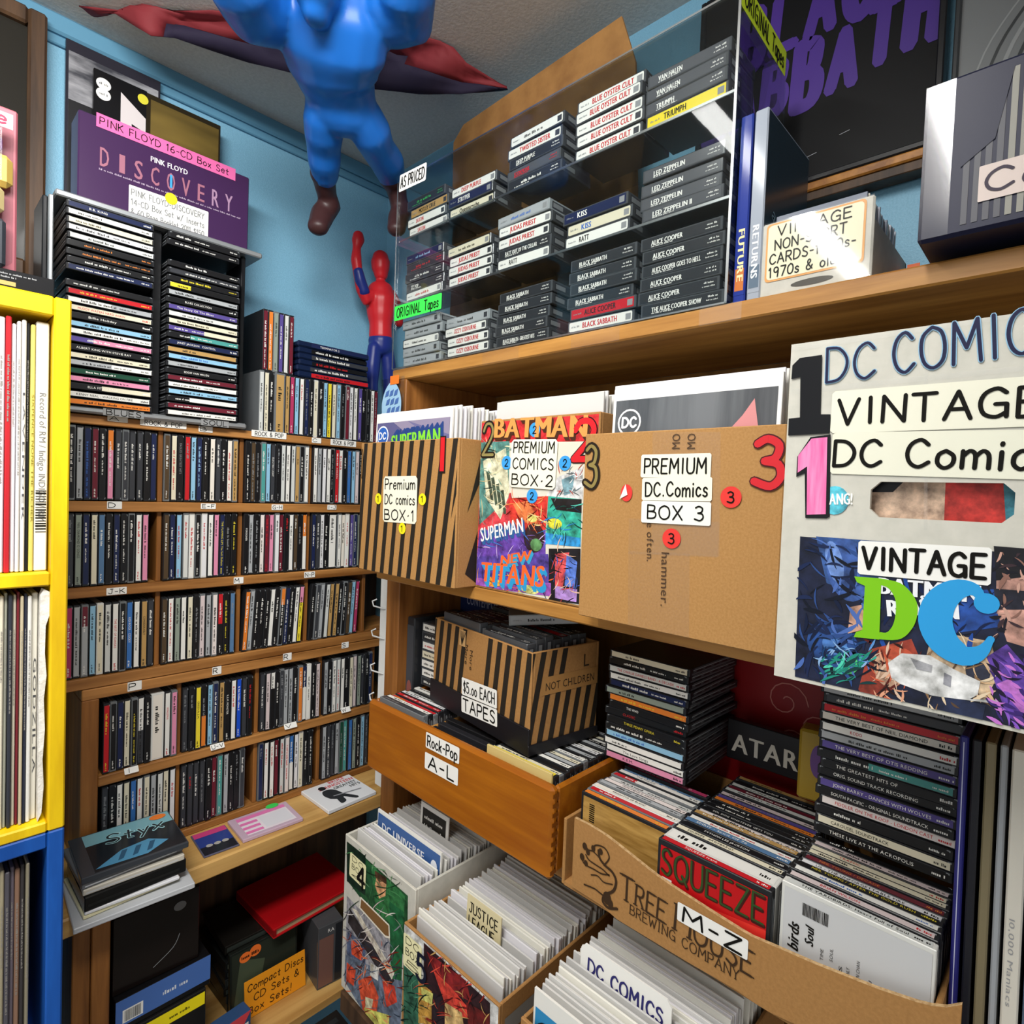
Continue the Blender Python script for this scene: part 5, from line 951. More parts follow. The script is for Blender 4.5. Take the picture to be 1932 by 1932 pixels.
# hanging tag at the bookcase corner
T = empty('hanging_tag', 'blue pointed tag in a clear bag hung from an orange sticker', 'tag', RF(-.972, .642, 1.632))
b = MB(); b.box(0, .072, 0, .0008, 0, .075, BAG); b.obj('bag', T)
b = MB(); b.front(-.0006); b.pol(smooth([(.006, .0), (.004, .03), (.016, .056), (.036, .068), (.056, .054), (.066, .03), (.064, .0)], 4), mat('#9cc3e0', .3), .0004)
for k in range(3):
    for q in range(3): b.pol([(.014 + .014 * q + .003 * k, .040 - .016 * k), (.025 + .014 * q + .003 * k, .042 - .016 * k), (.028 + .014 * q + .003 * k, .053 - .016 * k), (.018 + .014 * q + .003 * k, .050 - .016 * k)], mat('#4a6cab'), .0009)
b.obj('card', T); b = MB(); b.front(-.0006); b.rect(.03, .058, .062, .078, mat('#f07a2a', .4), .0012); b.obj('sticker', T, None, 'orange sticker')
# white wire rack end between the CD rack and the bookcase
T = empty('wire_rack', 'white metal rack post with wire hooks left of the bookcase', 'rack', RF(-1.0, .672, .90))
b = MB(); b.box(0, .024, 0, .05, 0, .42, mat('#dfe1e0', .35), .002); b.obj('post', T)
for zz in (.36, .30, .23, .17): b = MB(); b.tube([(.02, 0, zz), (-.004, -.012, zz + .004), (-.012, -.01, zz + .012), (-.008, -.002, zz + .016)], .0016, mat('#c9cbca', .3), 6); b.obj('hook', T)
# ------------------------------------------------------------ box set and covers over the CD tower
MP = LF(.211, 1.255, 1.9555); T = empty('box_set', 'big purple music box set standing on top of the CD tower', 'box set', MP)
PUR = mat('#432850', .3); b = MB(); b.box(0, .286, 0, .06, 0, .168, PUR, .002); b.obj('box_body', T)
b = MB(); b.front(0)
for i, ch in enumerate('DISCOVERY'): b.txt(ch, .030 + .0262 * i, .086, .034, mat('#a86d80' if i < 7 else '#ab88a6'), .0006, .0155, bold=.0009)
b.rect(.1405, .1445, .091, .115, mat('#45a4e0'), .0009); b.txt('PINK FLOYD', .108, .126, .010, mat('#efeaf0'), .0006, .063, bold=.0004)
b.greek(.030, .268, .0785, .003, mat('#b9a6bd'), .0006); b.obj('printed_text', T)
b = MB(); b.front(0); b.rrect(.075, .209, .010, .071, WHT, .0009, .002); GI = mat('#7d7f80')
for k, t in enumerate(('PINK FLOYD-DISCOVERY', '14-CD Box Set w/ Inserts', '& 60 Page Booklet 2011 $150')): b.hand(t, .079, .054 - .017 * k, .0105, GI, .0013, .122, .11, .02)
b.ell(.143, .071, .0105, .0105, paper('#f1e325'), .0015); b.obj('sign', T, None, 'white handwritten card with yellow dot')
b = MB(); b.front(0); b.rect(.025, .258, .150, .1735, paper('#ee6fae'), .0012); b.hand('PINK FLOYD 16-CD Box Set', .030, .156, .012, INK, .0016, .214, .11, .02); b.obj('sign', T, None, 'pink label along the top edge')
for i, (x, z, w, h, d, lab) in enumerate(((.206, 1.9555, .15, .325, 1.34, 'grey album cover of a cloudy skyline leaning on the wall'), (.244, 1.9555, .085, .285, 1.322, 'black CD case with a white doorway picture behind the purple box'), (.327, 1.9555, .136, .283, 1.322, 'brown CD case with a dusk picture behind the purple box'))):
    b = MB(); b.box(0, w, 0, .01, 0, h, mat(('#2b2a33', '#141416', '#2a2418')[i], .25), .001); b.front(0)
    if i == 0: b.rect(.004, w - .004, .03, h - .02, tex('cloudy_print', '#3c3d44', '#b9b9be', 24, 0, .4, 0, 5, 4), .0004); b.rect(.004, w - .004, .03, .22, mat('#1d1d20', .4), .0006)
    if i == 1:
        b.pol([(.042, .135), (.083, .135), (.083, .232), (.042, .262)], mat('#d8d0d0', .3), .0004); b.pol([(.06, .16), (.083, .155), (.083, .205), (.06, .212)], mat('#17171a', .3), .0006); b.pol([(.047, .165), (.056, .165), (.056, .195), (.048, .2)], mat('#23232c', .3), .0007)
        for z2 in (.262, .244): b.ell(.015, z2, .0115, .0105, WHT, .0006); b.greek(.008, .021, z2 - .002, .004, mat('#77787a'), .0009)
    if i == 2:
        b.rect(.008, w - .004, .11, h - .01, tex('dusk_print', '#2c2412', '#8a7338', 10, 0, .35, 0, 3, 6), .0004); b.rect(.008, w - .004, .11, .165, mat('#1c140c', .35), .0006); b.pol([(.03, .15), (.045, .15), (.043, .185), (.034, .188)], mat('#8a5a38', .35), .0008); b.rect(.07, .085, .12, .15, mat('#a8622c', .35), .0008)
    o = b.obj('cd_case' if i else 'album_cover', None, LF(x, d, z)); tag(o, lab, 'album')
b = MB(); b.ell(0, 0, .009, .009, paper('#d8cf3a'), 0, 20); o = b.obj('round_sticker', None, LF(.322, 1.3215, 2.222)); tag(o, 'yellow round price sticker on the covers over the tower', 'sticker')
# ------------------------------------------------------------ painted record shelves at the left edge
def crate(name, label, z0, z1, mids, m):
    T = empty(name, label, 'record shelf', Matrix.Identity(4))
    part('stile', (.137, .155, .945, 1.19, z0, z1), m, .002, T); part('stile', (-.30, -.28, .945, 1.19, z0, z1), m, .002, T)
    for a, c in mids: part('rail', (-.28, .1368, .945, 1.19, a, c), m, .002, T)
    part('back_panel', (-.28, .137, 1.18, 1.19, z0, z1), m, 0, T)
    return T
crate('record_shelf', 'bright yellow painted record shelf at the left edge', 1.036, 1.726, ((1.701, 1.726), (1.358, 1.376), (1.036, 1.05)), CRATE_Y)
crate('record_shelf', 'blue painted record shelf under the yellow one', .40, 1.0355, ((1.0145, 1.0355), (.40, .42)), CRATE_B)
def records(specs, x1, z, hgt, where, y=.956):
    x = x1
    for i, (c, t, txt_, tc, nm) in enumerate(specs):
        x -= t; b = MB(); h = hgt + rnd.uniform(-.006, .003); b.box(0, t, 0, .21, 0, h, mat(c, .35), min(.0012, t * .3)); b.front(0)
        if txt_: b.txt(txt_, t * .3, h * .72, min(.0075, t * .55), mat(tc), .0005, h * .52, 0, -math.pi / 2)
        elif t > .0025:
            b.plane((t * .3, 0, h * .85), (0, 0, -1), (1, 0, 0)); b.greek(0, h * rnd.uniform(.2, .5), 0, t * .4, mat('#9a9690'), .0005)
        o = b.obj('vinyl_record', None, LF(x, y + rnd.uniform(0, .008), z)); tag(o, f'{nm} record sleeve, {ORD[i]} from right {where}', 'record', 'records ' + where); x -= .0007
        if t > .009 and txt_:
            q = MB(); q.front(0)
            for k in range(16): q.rect(.001, t - .001, .05 + .0035 * k, .05 + .0035 * k + rnd.uniform(.0008, .0022), INK, .0006)
            q.obj('barcode', o)
records([('#e6e4dc', .013, 'Record of RM / Indigo INDIGO / RM', '#77777a', 'thick white'), ('#d6c968', .0045, 'SIXPENCE NONE THE RICHER', '#8a7d2a', 'yellow'), ('#26262a', .003, '', 'w', 'black'), ('#e3e2e0', .0045, 'LAVENDER', '#55555a', 'white'), ('#d9d9dc', .004, '', 'w', 'pale grey'), ('#e6e0e2', .004, '', '#8a3a48', 'off-white'), ('#b9232c', .0055, '', '#e6c8c8', 'red'), ('#e8dbe2', .006, '', 'w', 'pinkish white'), ('#9a7fb8', .006, '', 'w', 'lilac'), ('#d8d6d0', .006, '', 'w', 'cream')], .1345, 1.3765, .315, 'in the upper yellow shelf')
records([('#ddd8ca', .006, 'GODZILLA', '#4a4a4c', 'torn white'), ('#e2e0da', .004, '', 'k', 'white'), ('#2c3040', .003, '', 'w', 'navy'), ('#c3b79a', .003, '', 'k', 'tan'), ('#7a2a32', .0025, '', 'w', 'maroon'), ('#d9d2bd', .003, '', 'k', 'cream'), ('#33363f', .004, '', 'w', 'charcoal'), ('#a9a998', .003, '', 'k', 'olive'), ('#e3dcc6', .004, '', 'k', 'ivory'), ('#56607a', .0025, '', 'w', 'slate'), ('#cfcab8', .004, '', 'k', 'stone'), ('#3a4a78', .003, '', 'w', 'blue'), ('#d9d6cc', .004, '', 'k', 'pale'), ('#8d8a80', .004, '', 'k', 'grey')], .127, 1.0505, .30, 'in the lower yellow shelf')
records([('#8d8672', .0035, '', 'k', 'worn olive'), ('#3d3a3c', .004, '', 'k', 'black'), ('#8f6f5c', .005, '', 'k', 'brown'), ('#6d6570', .004, '', 'k', 'mauve'), ('#54525a', .005, '', 'k', 'charcoal'), ('#a39a80', .004, '', 'k', 'khaki'), ('#77706a', .005, '', 'k', 'taupe'), ('#4a4650', .004, '', 'k', 'dark violet'), ('#b9b2a4', .006, '', 'k', 'bone'), ('#8a8f9a', .005, '', 'k', 'grey blue')], .121, .69, .305, 'in the blue shelf')
# torn white paper around one lower record
b = MB(); prof = [(.0, .295), (.004, .303), (.011, .298), (.013, .285), (.010, .27), (.006, .255), (.0055, .22), (.0075, .19), (.005, .16), (.0065, .12), (.0045, .08), (.006, .045), (.004, .01), (.0, .0)]
b.add([(x, 0, z) for x, z in prof] + [(x * .7, .012, z) for x, z in prof], [tuple(range(14))] + [(i, i + 14, (i + 1) % 14 + 14, (i + 1) % 14) for i in range(14)], tex('crumpled_white_paper', '#d9d6cf', '#f2f0ea', 90, None, .6, .8, 4))
o = b.obj('torn_sleeve', None, LF(.1275, .952, 1.0505)); tag(o, 'torn white paper sleeve sticking out of the lower yellow shelf', 'paper sleeve')
b = MB(); b.box(-.14, .138, .952, 1.10, 1.7265, 1.7485, mat('#1c1c1e', .25), .001); b.plane((0, .952, 0)); b.greek(.02, .12, 1.742, .002, mat('#a9aaac'), .0004); b.greek(.05, .10, 1.738, .002, mat('#a9aaac'), .0004); b.rect(.0, .1, 1.729, 1.734, mat('#b39a5c'), .0004)
o = b.obj('box_set', None); tag(o, 'flat black boxed set lying on top of the yellow shelf', 'box')
T = empty('figure_pack', 'clear blister pack with a pale toy on the yellow shelf', 'toy pack', LF(0, .975, 1.749))
b = MB(); b.box(-.12, .106, .03, .034, 0, .215, mat('#b3626e', .4), .002); b.obj('backing_card', T)
b = MB(); b.box(-.10, .100, 0, .03, .006, .20, CLEAR, .012); b.obj('blister', T)
b = MB(); b.box(.03, .094, .012, .026, .01, .07, mat('#3d3f46', .4), .004); b.box(.06, .10, .012, .028, .11, .15, mat('#d8b45c', .4), .006); b.box(.04, .092, .01, .027, .075, .11, mat('#d9c28a', .4), .006); b.box(.05, .09, .012, .026, .15, .175, mat('#7d4a86', .4), .006); b.obj('toy', T)
b = MB(); b.front(-.001); b.rect(.06, .098, .176, .194, mat('#cfe4ee', .4), .0004); b.hand('e', .083, .18, .014, mat('#c3264a'), .0008, .008, .18); b.obj('sign', T, None, 'pale blue card with red lettering')
T = empty('mirror_frame', 'dark wooden picture frame at the top left of the blue wall', 'frame', LF(-.28, 1.325, 1.84))
part('stile', (.432, .458, 0, .03, 0, .455), DARKW, .004, T); part('rail', (0, .432, 0, .03, .425, .455), DARKW, .004, T); part('rail', (0, .432, 0, .03, 0, .03), DARKW, .004, T)
b = MB(); b.box(0, .432, .012, .03, .03, .425, mat('#2a2824', .15), 0); b.obj('picture', T)
# ------------------------------------------------------------ things on the counter
z = .8185
STK = [('clear', .165, .135, .009, -3, 'pale clear case'), ('cream', .135, .125, .006, 2, 'cream card sleeve'), ('white', .13, .12, .005, -2, 'white card sleeve'), ('black', .142, .12, .022, 1, 'thick black case'), ('pale', .14, .124, .0095, -2, 'clear CD case'), ('grey', .142, .124, .0095, 2, 'grey CD case')]
for i, (nm, w, d, t, yw, lb) in enumerate(STK):
    c = {'clear': '#b9bcc0', 'cream': '#dcd6b0', 'white': '#d9dade', 'black': '#151515', 'pale': '#c3beb2', 'grey': '#6d7074'}[nm]
    b = MB(); b.box(0, w, 0, d, 0, t, mat(c, .2), .0012)
    if t > .008: b.front(0); b.rect(.004, w - .01, t * .3, t * .5, mat('#c9ccd0' if nm != 'black' else '#1d1d1d', .2), .0003)
    o = b.obj('compact_disc_case', None, LF(.198 - (.016 if i == 0 else 0) + rnd.uniform(-.003, .003), 1.055 + rnd.uniform(-.004, .006) - (.012 if i == 0 else 0), z, yw)); tag(o, f'{lb} in the stack at the left end of the counter, {ORD[i]} from bottom', 'CD case', 'stack at the left end of the counter'); z += t + .0004
T = empty('compact_disc_case', 'clear CD case with blue and black Styx cover on top of the counter stack', 'CD case', LF(.195, 1.058, z, -2))
b = MB(); b.box(0, .148, 0, .13, 0, .0095, mat('#3a3e44', .12), .001); b.obj('case', T)
b = MB(); b.top(.0096); b.rect(.018, .146, .004, .126, mat('#1c2228', .2), .0002); b.rect(.018, .146, .088, .126, mat('#7fb4c0', .25), .0004); b.pol([(.02, .012), (.06, .045), (.10, .052), (.125, .03), (.09, .008)], mat('#4f8fb4', .25), .0004)
for k in range(3): b.pol([(.05 + .02 * k, .016), (.058 + .02 * k, .018), (.068 + .02 * k, .042), (.06 + .02 * k, .042)], mat('#2a5574', .25), .0006)
for m, o, w in ((mat('#a9dbe2', .3), .0006, .2), (mat('#20282e', .3), .0008, .11)): b.hand('Styx', .045, .074, .030, m, o, .082, w, .03, .15)
b.obj('cover', T); b = MB(); b.top(.0098); b.ell(.128, .114, .013, .009, paper('#f08030'), .001); b.obj('round_sticker', T, None, 'orange price sticker')
b = MB(); b.box(0, .118, 0, .118, 0, .008, mat('#e6e7ea', .3), .001); b.top(.008); b.txt('BRUCE', .060, .098, .011, mat('#cf3038'), .0004, .040, bold=.0004); b.txt('SPRINGSTEEN', .028, .083, .012, mat('#cf3038'), .0004, .086, bold=.0004); b.txt('GREATEST', .056, .068, .011, mat('#1c1c1e'), .0004, .056, bold=.0004); b.txt('HITS', .088, .054, .011, mat('#1c1c1e'), .0004, .026, bold=.0004)
b.pol(smooth([(.028, .04), (.024, .06), (.032, .078), (.05, .075), (.058, .06), (.062, .04), (.078, .012), (.07, .006), (.054, .03), (.05, .012), (.036, .008), (.038, .03)], 3), mat('#2b2c30'), .0004); b.ell(.037, .09, .008, .009, mat('#1d1d20'), .0005); b.line([(.04, .045), (.1, .034)], .004, mat('#8f9096'), .0007)
o = b.obj('compact_disc_case', None, LF(.622, 1.088, .8185, 2)); tag(o, 'white CD case with red and black lettering and a dark standing figure on the counter', 'CD case')
b = MB(); b.box(0, .118, 0, .085, 0, .007, mat('#c3a9bb', .15), .001); b.top(.007); b.rect(.012, .108, .008, .076, mat('#e8dfe6', .3), .0003)
for k in range(3): b.rect(.012, .045, .012 + .017 * k, .021 + .017 * k, mat('#e279b4', .3), .0005)
b.rect(.012, .108, .064, .076, mat('#e279b4', .3), .0005); b.rect(.05, .105, .014, .058, mat('#dcdbe2', .3), .0006); b.ell(.088, .083, .013, .009, paper('#3fd05a'), .001)
o = b.obj('compact_disc_case', None, LF(.455, 1.105, .8185, -2)); tag(o, 'pink and white CD case with a green sticker lying on the counter', 'CD case')
b = MB(); b.box(0, .062, 0, .085, 0, .003, mat('#5a5a70', .2), .0008); b.top(.003); b.rect(.002, .06, .03, .083, mat('#2e3f86', .25), .0003); b.rect(.002, .06, .066, .083, mat('#c8427c', .25), .0005); b.rect(.002, .06, .002, .03, mat('#23242c', .25), .0003)
for k in range(3): b.ell(.018 + .014 * k, .03, .006, .005, mat('#a9a6a2', .4), .0006)
o = b.obj('photo_card', None, LF(.386, 1.106, .8185, -3)); tag(o, 'small glossy pink and blue photo card on the counter', 'card')
# ------------------------------------------------------------ inside the cabinet
def bbox(name, label, M, w, d, h, c, r=.25, fn=None, bev=.001, cat='box'):
    b = MB(); b.box(0, w, 0, d, 0, h, mat(c, r), bev); b.front(0)
    if fn: fn(b)
    o = b.obj(name, None, M); return tag(o, label, cat)
bbox('box_set', 'deep black boxed set filling the left of the cabinet', LF(.25, 1.115, .6368, -2), .132, .17, .132, '#17110f', .2, lambda b: (b.line(smooth([(.06, .02), (.09, .04), (.1, .06)], 4), .0012, mat('#8d8f92'), .0006), b.ell(.1, .11, .010, .008, mat('#6a6a6a', .4), .0006)))
bbox('box_set', 'blue lidded box under the black boxed set in the cabinet', LF(.252, 1.100, .5810, 1), .148, .2, .055, '#141416', .25, lambda b: (b.rect(0, .148, .010, .055, mat('#4a6fb4', .3), .0004), b.rect(.01, .04, .014, .036, WHT, .0006), b.bars(.013, .037, .016, .034, INK, .0008), b.greek(.07, .115, .026, .007, mat('#dfe4ea'), .0006)))
bbox('compact_disc_case', 'yellow-spined boxed set on edge at the bottom left of the cabinet', LF(.262, 1.096, .4255, 1), .13, .16, .155, '#1b1b1b', .25, lambda b: (b.rect(.012, .128, .127, .150, mat('#f2df1e', .3), .0004), b.greek(.07, .105, .135, .005, INK, .0006)), cat='box set')
for i in range(8):
    bbox('compact_disc_case', f'dark CD box in the cabinet pile under the red album, {ORD[i]} from bottom', LF(.462 + rnd.uniform(-.004, .006), 1.192, .4255 + .0174 * i, rnd.uniform(-3, 3)), .145, .13, .0172, ('#1c1d1c', '#26292a', '#1f1d1a', '#2d3130', '#191a1c')[i % 5], .25, (lambda b: b.rect(.004, .14, .004, .013, mat('#8f9a86' if i == 5 else '#3a403c', .3), .0003)), cat='CD box')['group'] = 'dark pile in the cabinet'
def gr(b): b.rect(.004, .136, .004, .126, mat('#2c3128', .2), .0004); b.pol([(.004, .004), (.05, .004), (.07, .09), (.02, .11)], mat('#4a5340', .25), .0006); b.ell(.030, .112, .012, .010, paper('#f0742c'), .001); b.ell(.050, .116, .012, .011, paper('#f0742c'), .0012); b.greek(.022, .056, .110, .006, INK, .0014)
bbox('compact_disc_case', 'dark green CD case with orange stickers leaning at the front of the cabinet', LF(.462, 1.163, .4275) @ Matrix.Rotation(math.radians(-4), 4, 'X'), .14, .010, .13, '#202420', .2, gr, cat='CD case')
T = empty('record_album', 'red fabric album lying on the pile in the cabinet', 'album', LF(.538, 1.145, .5655, 3)); b = MB(); b.box(0, .20, 0, .17, .016, .021, mat('#b30c14', .5), .001); b.box(0, .20, 0, .17, 0, .004, mat('#b30c14', .5), .001); b.box(0, .006, 0, .17, .004, .016, mat('#8a0a10', .5)); b.obj('cover', T)
b = MB(); b.box(.006, .196, .004, .166, .004, .016, paper('#b59a78')); b.obj('pages', T)
bbox('card_sign', 'orange handwritten sign about CD sets leaning at the cabinet front', LF(.484, 1.146, .4262) @ Matrix.Rotation(math.radians(-6), 4, 'X'), .128, .0015, .074, '#ef9a1e', .5, lambda b: [b.hand(t, x, .052 - .022 * k, .0135, mat('#2e1c10'), .0006, w, .12, .03, .1) for k, (t, x, w) in enumerate((('Compact Discs', .006, .117), ('CD Sets &', .018, .095), ('Box Sets!', .006, .09)))], 0, 'sign')
bbox('video_case', 'clear cased brown boxed set standing at the right of the cabinet', LF(.622, 1.115, .4255, -6), .055, .12, .135, '#4a4b4e', .12, lambda b: (b.rect(.002, .034, .004, .11, mat('#77554c', .3), .0004), b.rect(.038, .053, .004, .13, mat('#26282c', .15), .0004), b.txt('RA', .02, .118, .008, WHT, .0006)), cat='CD case')
b = MB(); b.box(0, .20, 0, .18, 0, .09, mat('#1c1a19', .5), .002); b.front(0); b.rect(.01, .19, .01, .08, mat('#242221', .4), .0004); b.top(.09)
for k in range(8): b.rect(.012, .188, .01 + .02 * k, .022 + .02 * k, mat(('#1d2021', '#2b2e2f', '#16181a')[k % 3], .3), .0006)
o = b.obj('storage_box', None, LF(.442, .888, .3155)); tag(o, 'low dark box of black cases on the floor side below the cabinet', 'box')
b = MB(); b.box(0, .21, 0, .19, 0, .309, mat('#201c19', .6), .003); o = b.obj('storage_box', None, LF(.436, .884, .005)); tag(o, 'dark carton standing on the floor under the low box', 'carton')
T = empty('cd_bin', 'small red and blue card bin marked CD at the cabinet front', 'bin', LF(.405, 1.092, .4255, 6)); b = MB(); b.box(0, .072, 0, .03, 0, .062, mat('#33507a', .3), .002); b.front(0); b.pol([(0, .062), (.072, .062), (.045, .025)], mat('#d94a52', .3), .0004); b.pol([(0, .0), (.05, .03), (0, .05)], mat('#b03a62', .3), .0004); b.obj('bin_body', T)
b = MB(); b.front(0); b.rect(.02, .066, .006, .042, paper('#e9e8e0'), .0008); b.hand('CD', .027, .012, .02, INK, .0012, .03, .12); b.obj('sign', T)
# ------------------------------------------------------------ hanging display mannequins (plain, featureless)
def loft(b, secs, m, n=16):
    """limb through sections (centre, half width, half depth), ends rounded"""
    P = [Vector(q[0]) for q in secs]; L = []
    for i, (c, w, d) in enumerate(secs):
        t = (P[min(i + 1, len(P) - 1)] - P[max(i - 1, 0)]).normalized(); s_ = CF.cross(t).normalized(); e = t.cross(s_).normalized(); L.append((P[i], t, s_, e, w, d))
    full = []
    a = L[0]; z = L[-1]; ca, cz = min(a[4], a[5]), min(z[4], z[5])
    for k in (.3, .7, .92): full.append((a[0] - a[1] * ca * math.sqrt(1 - k * k) * .9, a[2], a[3], a[4] * k, a[5] * k))
    for i in range(len(L) - 1):
        A_, B_ = L[i], L[i + 1]
        for k in (0, .25, .5, .75):
            h = k * k * (3 - 2 * k); full.append((A_[0].lerp(B_[0], k), A_[2].lerp(B_[2], k).normalized(), A_[3].lerp(B_[3], k).normalized(), A_[4] + (B_[4] - A_[4]) * h, A_[5] + (B_[5] - A_[5]) * h))
    full.append((z[0], z[2], z[3], z[4], z[5]))
    for k in (.92, .7, .3): full.append((z[0] + z[1] * cz * math.sqrt(1 - k * k) * .9, z[2], z[3], z[4] * k, z[5] * k))
    V = [tuple(p + s_ * w * math.cos(2 * math.pi * q / n) + e * d * math.sin(2 * math.pi * q / n)) for p, s_, e, w, d in full for q in range(n)]
    R = len(full); F_ = [(r * n + q, r * n + (q + 1) % n, (r + 1) * n + (q + 1) % n, (r + 1) * n + q) for r in range(R - 1) for q in range(n)] + [tuple(range(n))[::-1], tuple((R - 1) * n + q for q in range(n))]
    b.add(V, F_, m)
def fuse(b, name, parent, vox, it=8):
    o = b.obj(name, parent); r = o.modifiers.new('remesh', 'REMESH'); r.mode = 'VOXEL'; r.voxel_size = vox; r.use_smooth_shade = True
    s_ = o.modifiers.new('smooth', 'SMOOTH'); s_.iterations = it; s_.factor = .5; return o
BLUE = mat('#1d66bd', .3); BOOT = mat('#3d2526', .38)
def A(px, py, t, hw, dep): return (atd(px, py, t), hw * t / F, dep)
T = empty('display_mannequin', 'large plain blue shop mannequin hanging under the ceiling, dark boots', 'mannequin', Matrix.Identity(4))
b = MB()
loft(b, [A(618, -10, .90, 108, .05), A(620, 40, .92, 118, .06), A(622, 80, .94, 112, .062), A(626, 120, .97, 92, .056), A(635, 155, 1.0, 72, .048), A(642, 180, 1.02, 67, .045), A(645, 208, 1.04, 70, .046)], BLUE)
loft(b, [A(612, 222, 1.05, 37, .040), A(611, 250, 1.07, 35, .036), A(611, 278, 1.10, 31, .032), A(612, 302, 1.12, 30, .032), A(613, 330, 1.15, 25, .026)], BLUE)
loft(b, [A(682, 222, 1.05, 40, .040), A(700, 250, 1.07, 38, .037), A(713, 280, 1.11, 32, .033), A(731, 306, 1.15, 32, .033), A(740, 335, 1.19, 26, .026)], BLUE)
loft(b, [A(520, 20, .90, 52, .05), A(480, 10, .87, 56, .05), A(448, -25, .83, 52, .046), A(425, -90, .79, 40, .036)], BLUE)
loft(b, [A(735, 25, .91, 50, .05), A(766, 28, .90, 40, .048), A(772, -10, .87, 44, .046), A(778, -80, .83, 36, .036)], BLUE)
loft(b, [A(606, 10, .88, 36, .04), A(600, -40, .86, 36, .04)], BLUE)
loft(b, [A(597, 28, .855, 26, .028), A(597, 0, .85, 40, .045), A(597, -45, .84, 46, .052), A(597, -80, .835, 38, .045)], BLUE)
fuse(b, 'body', T, .0042)
for P in ([A(612, 326, 1.15, 27, .029), A(613, 348, 1.17, 20, .022), A(617, 368, 1.19, 18, .02), A(622, 386, 1.205, 21, .024), A(609, 404, 1.20, 22, .022), A(600, 428, 1.18, 20, .018)], [A(741, 336, 1.19, 27, .029), A(748, 358, 1.21, 19, .022), A(752, 380, 1.22, 17, .02), A(758, 396, 1.23, 20, .024), A(752, 412, 1.22, 20, .02), A(748, 432, 1.20, 18, .016)]):
    b = MB(); loft(b, P, BOOT); fuse(b, 'boot', T, .0035, 6)
b = MB(); c = atd(622, 60, .95); b.tube([c, Vector((c.x, c.y, 2.32))], .0015, mat('#c9cbcc', .3), 6); b.obj('hanging_wire', T)
# maroon cloth pinned up under the ceiling
top = [(150, -70, 1.02), (260, -40, 1.03), (400, -20, 1.02), (520, -15, 1.03), (640, 0, 1.04), (760, 10, 1.05), (830, 60, 1.07), (880, 118, 1.10), (955, 164, 1.14)]
bot = [(196, 12, 1.04), (285, 68, 1.02), (330, 72, 1.05), (470, 118, 1.10), (600, 150, 1.13), (700, 168, 1.14), (790, 177, 1.14), (870, 178, 1.14), (958, 168, 1.145)]
V = []; nr = 8; nc = (len(top) - 1) * 4
def interp(L, s):
    i = min(int(s), len(L) - 2); k = s - i; return [L[i][j] + (L[i + 1][j] - L[i][j]) * k for j in range(3)]
for r in range(nr + 1):
    for q in range(nc + 1):
        a, c = interp(top, q / 4), interp(bot, q / 4); k = r / nr; p = [a[j] + (c[j] - a[j]) * k for j in range(3)]
        w = atd(p[0], p[1], p[2] + .012 * math.sin(q * .9 + k * 2) * math.sin(math.pi * k)); w.z = min(w.z, 2.316); V.append(tuple(w))
FC = [(r * (nc + 1) + q, r * (nc + 1) + q + 1, (r + 1) * (nc + 1) + q + 1, (r + 1) * (nc + 1) + q) for r in range(nr) for q in range(nc)]
RED_ = lambda q: 8 if q < 6 else 6 if q < 12 else 4 if q < 22 else 5
b = MB(); b.add(V, [x for i, x in enumerate(FC) if (i // nc) < RED_(i % nc)], mat('#7d2a30', .7)); b.add(V, [x for i, x in enumerate(FC) if (i // nc) >= RED_(i % nc)], mat('#262036', .8))
o = b.obj('cloth_drape'); tag(o, 'maroon cloth with a dark lower band draped under the ceiling', 'cloth'); o.data.polygons.foreach_set('use_smooth', [True] * len(o.data.polygons))
sm = o.modifiers.new('sol', 'SOLIDIFY'); sm.thickness = .002
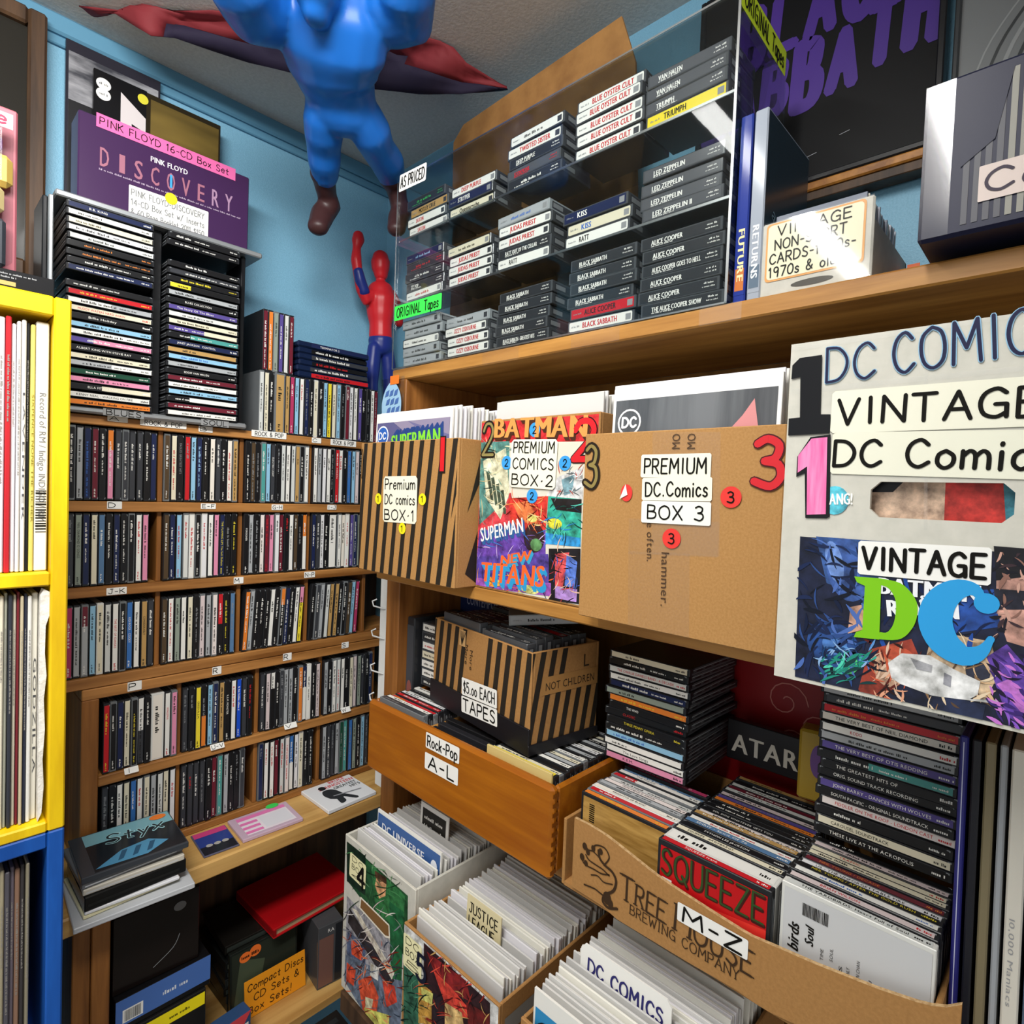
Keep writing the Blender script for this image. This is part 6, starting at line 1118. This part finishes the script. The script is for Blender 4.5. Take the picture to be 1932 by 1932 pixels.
# small mannequin in the corner
RED = mat('#c8242c', .35); DBL = mat('#22307a', .35)
T = empty('small_mannequin', 'small plain red and blue mannequin with one arm raised in the corner', 'mannequin', LF(.84, 1.285, 1.6045))
Y2 = 1.285; I_ = T.matrix_world.inverted()
def B(px, py, hw, dep, dy=0): p = onY(px, py, Y2 + dy); t = (p - Vector((0, 0, CZ))).dot(CF); return (I_ @ p, hw * t / F, dep)
b = MB(); loft(b, [B(718, 548, 24, .026), B(718, 565, 31, .03), B(718, 590, 26, .027), B(718, 615, 21, .023), B(718, 636, 22, .024)], RED); loft(b, [B(718, 545, 9, .011), B(718, 525, 9, .011)], RED)
loft(b, [B(700, 556, 12, .014), B(692, 566, 12, .014), B(682, 545, 11, .013), B(675, 515, 9, .011), B(672, 490, 10, .012), B(673, 468, 8, .009), B(676, 452, 12, .013), B(676, 444, 10, .012)], RED); fuse(b, 'body', T, .0028, 5)
b = MB(); loft(b, [B(719, 519, 13, .017), B(718, 506, 17, .021), B(718, 494, 18, .022), B(718, 486, 15, .02)], RED); fuse(b, 'head', T, .0028, 5)
b = MB(); loft(b, [B(737, 556, 11, .013), B(748, 575, 10, .012), B(753, 610, 9, .011)], RED); fuse(b, 'right_arm', T, .0028, 4)
b = MB(); loft(b, [B(687, 551, 11, .0125, -.004), B(680, 530, 10.5, .0125, -.004), B(676, 512, 9.5, .0115, -.004)], DBL); fuse(b, 'sleeve', T, .0028, 4)
b = MB(); loft(b, [B(718, 642, 23, .025), B(718, 656, 22, .024)], DBL)
for s_, x in ((-1, 707), (1, 729)): loft(b, [B(x, 656, 13, .019), B(x + s_ * 4, 690, 14, .019), B(x + s_ * 5, 725, 11, .015), B(x + s_ * 5, 760, 11, .014), B(x + s_ * 5, 798, 7, .010)], DBL)
fuse(b, 'legs', T, .0028, 5)
# ------------------------------------------------------------ the smallest of the discs in view, past the three hundred largest, as one object
def shown(rec):
    o, s, t = rec; p = o.matrix_world @ Vector((.062, 0, t / 2)); c = Vector((p.x, p.y, p.z - CZ)); n = -(o.matrix_world.to_3x3() @ Vector((0, 1, 0)))
    d = c.dot(CF); return t * abs(c.normalized().dot(n)) / d / d
REC.sort(key=shown, reverse=True)
if len(REC) > 300:
    b = MB()
    for o, s, t in REC[300:]:
        for q in [o] + list(o.children):
            Mx = o.matrix_world; k0 = len(b.v); b.v += [tuple(Mx @ v.co) for v in q.data.vertices]; mm = [b.mi(m) for m in q.data.materials]
            for p in q.data.polygons: b.f.append(tuple(k0 + i for i in p.vertices)); b.m.append(mm[p.material_index])
        for q in [o] + list(o.children): bpy.data.objects.remove(q)
    o = b.obj('compact_discs'); o['kind'] = 'stuff'; tag(o, 'remaining narrow CDs at the far end of the wooden rack', 'CDs')
